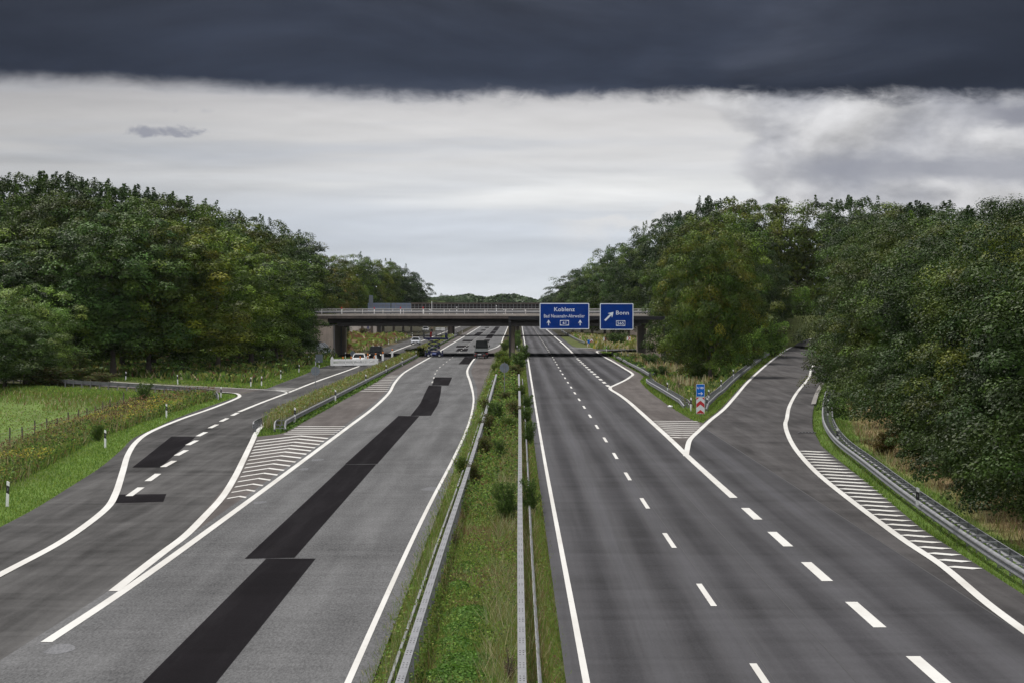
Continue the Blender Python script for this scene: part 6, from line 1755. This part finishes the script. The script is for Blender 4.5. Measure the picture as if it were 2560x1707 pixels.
beacon(919.5, 388, 'white traffic beacon behind the barrier at the front of the black van, left one'); beacon(939, 392, 'white traffic beacon directly before the grille of the black van')
beacon(957, 403, 'white traffic beacon with amber lamp just right of the black van'); beacon(980.5, 429, 'white traffic beacon with amber lamp farthest right by the weedy strip')
for i, (x0, x1) in enumerate(((1089, 1100), (1101, 1112))):
    Y = 905.0; barrier_panel(bx((x0 + x1) / 2, Y), Y, (x1 - x0) * Y / F * .98, 0, 'far white barrier panel under the bridge, %s one above the lift' % ('left', 'right')[i], [], 'far barrier panels')

# ------------------------------------------------------------------ air
def haze_box(dens):
    b = MB(); b.box((0, 3400, 20.5), (18400, 13200, 48))
    m = bpy.data.materials.new('air'); m.use_nodes = True; nt = m.node_tree; nt.nodes.clear()
    o = nt.nodes.new('ShaderNodeOutputMaterial'); v_ = nt.nodes.new('ShaderNodeVolumePrincipled')
    v_.inputs['Color'].default_value = rgb(.86, .92, 1.0); v_.inputs['Density'].default_value = dens; v_.inputs['Anisotropy'].default_value = .2
    nt.links.new(v_.outputs[0], o.inputs['Volume'])
    tag(b.build('haze', m), 'thin pale haze in the air over the motorway', 'haze', kind='stuff')


HAZE = 0.000016
if HAZE: haze_box(HAZE)

# ------------------------------------------------------------------ sky, sun, camera
SUN_EL, SUN_ROT = 60.0, -35.0      # high, in front of the viewer and to the left
w = bpy.data.worlds.new('World'); scene.world = w; w.use_nodes = True
t = NT(w.node_tree); t.n.clear()
out = t.n.new('ShaderNodeOutputWorld'); bg = t.n.new('ShaderNodeBackground'); t.l.new(bg.outputs[0], out.inputs[0])
sky = t.n.new('ShaderNodeTexSky'); sky.sky_type = 'NISHITA'; sky.sun_disc = False; sky.sun_elevation = R(SUN_EL); sky.sun_rotation = R(SUN_ROT); sky.air_density = 1.5; sky.dust_density = 3
D = t.n.new('ShaderNodeTexCoord').outputs['Generated']
sp = t.n.new('ShaderNodeSeparateXYZ'); t.l.new(D, sp.inputs[0]); X, Y, Z = sp.outputs
# stretched cloud coordinates (clouds near the horizon are seen edge-on)
wide = t.vscale(D, (9, 9, 60)); fine = t.vscale(D, (42, 42, 90)); veryw = t.vscale(D, (3.2, 3.2, 42), (1.3, 0, .4))
n1 = t.noise(wide, 1.0, 6, .55, .3); n2 = t.noise(fine, 1.0, 7, .58, .25); n3 = t.noise(veryw, 1.0, 4, .5)
# bright layer below the storm cloud: colour by elevation, streaked
cr = t.n.new('ShaderNodeValToRGB'); t.l.new(t.m('MULTIPLY', Z, 9.0), cr.inputs[0])
el = cr.color_ramp.elements; el[0].position = 0.0; el[0].color = rgb(.64, .68, .72); el[1].position = 1.0; el[1].color = rgb(.46, .46, .49)
for p_, c in ((.10, (.60, .64, .69)), (.26, (.56, .60, .66)), (.37, (.60, .62, .65)), (.47, (.66, .66, .665)), (.58, (.62, .615, .62)), (.68, (.50, .495, .51))):
    e = el.new(p_); e.color = rgb(*c)
bright = t.mix(t.m('MULTIPLY', t.mr(n3, .54, .70, 0, .80), t.mr(Z, .022, .04, .15, 1.0)), cr.outputs[0], rgb(.80, .805, .80))
bright = t.mix(t.mr(n3, .47, .30, 0, .60), bright, rgb(.44, .48, .55))
# billowing relief: the same noise sampled a little higher and to the left (lit from above)
def billow(sc, off, d, detail=8, rough=.56, dist=.35):
    p0 = t.noise(t.vscale(D, sc, off), 1.0, detail, rough, dist)
    p1 = t.noise(t.vscale(D, sc, (off[0] - sc[0] * d[0], off[1], off[2] + sc[2] * d[1])), 1.0, detail, rough, dist)
    return p0, t.m('SUBTRACT', p0, p1)
nb, rel = billow((21, 21, 36), (.7, .2, .1), (.0025, .0045), 8, .52, .15)
ns, rels = billow((10, 10, 75), (2.1, .3, .9), (.002, .0022), 6, .5)
def lift(c, r, k):
    v = t.n.new('ShaderNodeVectorMath'); v.operation = 'SCALE'; t.set(v.inputs[0], c); t.set(v.inputs[3], t.m('MAXIMUM', t.m('ADD', 1.0, t.m('MULTIPLY', r, k)), .3)); return v.outputs[0]
bright = lift(bright, rels, .6)
side = t.m('MAXIMUM', t.mr(X, -.02, -.19, 0, 1), t.mr(X, .06, .19, 0, .9))
bright = lift(bright, t.m('SUBTRACT', t.m('MULTIPLY', side, -.26), -.07), 1.0)
# cumulus bank on the right: soft grey heap with pale rims
mass = t.m('MULTIPLY', t.mr(t.m('ADD', X, t.m('MULTIPLY', t.m('SUBTRACT', nb, .5), .12)), .068, .082), t.mr(t.m('ADD', Z, t.m('MULTIPLY', t.m('SUBTRACT', nb, .5), .03)), .026, .036))
heap = lift(t.mix(t.mr(nb, .36, .62), rgb(.40, .41, .455), rgb(.62, .62, .635)), rel, 1.7)
bright = t.mix(t.m('MULTIPLY', mass, .92), bright, heap)
flat_ = t.m('MULTIPLY', t.mr(t.m('ABSOLUTE', t.m('SUBTRACT', t.m('ADD', Z, t.m('MULTIPLY', t.m('SUBTRACT', n2, .5), .012)), .0475)), .0075, .001), t.mr(X, .085, .11))
bright = t.mix(t.m('MULTIPLY', flat_, .75), bright, rgb(.30, .315, .37))
flat2 = t.m('MULTIPLY', t.mr(t.m('ABSOLUTE', t.m('SUBTRACT', t.m('ADD', Z, t.m('MULTIPLY', t.m('SUBTRACT', n2, .5), .012)), .0655)), .006, .001), t.mr(X, .150, .17))
bright = t.mix(t.m('MULTIPLY', flat2, .8), bright, rgb(.24, .25, .30))
# low white puffs climbing to the right
top = t.m('ADD', t.m('ADD', .0290, t.m('MULTIPLY', X, .16)), t.m('MULTIPLY', t.m('SUBTRACT', t.m('ADD', t.m('MULTIPLY', nb, .6), t.m('MULTIPLY', n2, .4)), .5), .05))
puff = t.m('MULTIPLY', t.mr(t.m('SUBTRACT', top, Z), -.0004, .0022), t.m('MULTIPLY', t.mr(t.m('SUBTRACT', top, Z), .013, .004), t.m('MULTIPLY', t.mr(X, .005, .03), t.mr(X, .098, .070))))
bright = t.mix(t.m('MULTIPLY', puff, .8), bright, rgb(.73, .735, .745))
# a small grey scrap of cloud on the left
dx = t.m('DIVIDE', t.m('ADD', X, .1205), .0105); dz = t.m('DIVIDE', t.m('SUBTRACT', Z, .0598), .0022)
n4 = t.noise(t.vscale(D, (85, 85, 150), (.3, .1, .2)), 1.0, 8, .62, .5)
rr = t.m('ADD', t.m('ADD', t.m('MULTIPLY', dx, dx), t.m('MULTIPLY', t.m('MULTIPLY', dz, dz), t.mr(dz, -.2, .2, 2.2, .8))), t.m('MULTIPLY', t.m('SUBTRACT', n4, .5), 9.0))
bright = t.mix(t.mr(rr, 1.5, -.6, 0, .8), bright, rgb(.27, .285, .345))
dx2 = t.m('DIVIDE', t.m('ADD', X, .114), .010); dz2 = t.m('DIVIDE', t.m('SUBTRACT', Z, .0672), .0012)
rr2 = t.m('ADD', t.m('ADD', t.m('MULTIPLY', dx2, dx2), t.m('MULTIPLY', dz2, dz2)), t.m('MULTIPLY', t.m('SUBTRACT', n4, .5), 9.0))
bright = t.mix(t.mr(rr2, .9, -.8, 0, .35), bright, rgb(.36, .37, .42))
# storm cloud: level base with torn wisps
base = t.m('ADD', .0728, t.mr(X, -.19, .02, .0050, -.0012))
tear = t.mr(X, -.10, .0, .45, 1.0)
edge = t.m('ADD', base, t.m('MULTIPLY', tear, t.m('ADD', t.m('MULTIPLY', t.m('SUBTRACT', n4, .5), .0075), t.m('ADD', t.m('MULTIPLY', t.m('SUBTRACT', n2, .5), .008), t.m('MULTIPLY', t.m('SUBTRACT', n1, .5), .006)))))
vis = t.m('MULTIPLY', t.mr(Y, .0, .5), t.mr(Z, .50, .22))
veil = t.m('MULTIPLY', t.mr(t.m('SUBTRACT', Z, t.m('ADD', edge, t.m('MULTIPLY', t.m('SUBTRACT', n1, .42), .022))), -.006, .004), t.m('MULTIPLY', vis, .55))
bright = t.mix(veil, bright, rgb(.27, .29, .35))
dark_f = t.m('MULTIPLY', t.mr(t.m('SUBTRACT', Z, edge), -.0026, .0042), vis)
dc = t.n.new('ShaderNodeValToRGB'); t.l.new(t.m('SUBTRACT', t.m('MULTIPLY', Z, 18.0), 1.30), dc.inputs[0])
el = dc.color_ramp.elements; el[0].position = 0; el[0].color = rgb(.031, .041, .067); el[1].position = 1; el[1].color = rgb(.056, .064, .090)
nd, reld = billow((7, 7, 26), (4.2, .3, .5), (.004, .005), 6, .52)
dcol = t.mix(t.mr(n1, .38, .68, 0, .5), dc.outputs[0], rgb(.037, .047, .075)); dcol = t.mix(t.mr(nd, .46, .72, 0, .55), dcol, rgb(.078, .088, .118))
dcol = lift(dcol, reld, 2.0)
dcol = t.mix(t.m('ADD', t.mr(X, -.08, -.19, 0, .5), t.mr(X, .09, .19, 0, .6)), dcol, rgb(.017, .022, .036))
front = t.mix(dark_f, bright, dcol)
# the rest of the dome: bright overcast, brightest behind the viewer
dome = t.mix(t.mr(n1, .35, .65), rgb(.30, .32, .36), rgb(.52, .53, .56))
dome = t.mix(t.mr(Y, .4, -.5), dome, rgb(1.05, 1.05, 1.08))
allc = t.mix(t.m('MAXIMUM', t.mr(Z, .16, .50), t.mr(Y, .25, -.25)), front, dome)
skyc = t.n.new('ShaderNodeVectorMath'); skyc.operation = 'SCALE'; t.l.new(sky.outputs[0], skyc.inputs[0]); skyc.inputs[3].default_value = .08
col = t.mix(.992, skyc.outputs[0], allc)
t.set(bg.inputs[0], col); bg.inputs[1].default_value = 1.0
sl = bpy.data.lights.new('sun', 'SUN'); sl.energy = 4.2; sl.angle = R(4); sl.color = (1.0, .95, .88)
so = link(bpy.data.objects.new('sun', sl))
sd = Vector((math.sin(R(SUN_ROT)) * math.cos(R(SUN_EL)), math.cos(R(SUN_ROT)) * math.cos(R(SUN_EL)), math.sin(R(SUN_EL))))
so.rotation_euler = (-sd).to_track_quat('-Z', 'Y').to_euler(); so.location = (0, 0, 60)

cam = bpy.data.cameras.new('camera'); co = link(bpy.data.objects.new('camera', cam)); scene.camera = co
co.location = (0, 0, EYE); co.rotation_euler = (R(90), 0, 0)
cam.sensor_width = 36; cam.lens = 36 * F / 2560
cam.shift_x = (1280 - VX) / 2560; cam.shift_y = -(853.5 - VY) / 2560
cam.clip_start = 1; cam.clip_end = 30000
scene.view_settings.view_transform = 'Standard'; scene.view_settings.look = 'None'; scene.view_settings.exposure = 0; scene.view_settings.gamma = 1
scene.render.engine = 'CYCLES'
scene.cycles.max_bounces = 6; scene.cycles.diffuse_bounces = 2; scene.cycles.transparent_max_bounces = 4
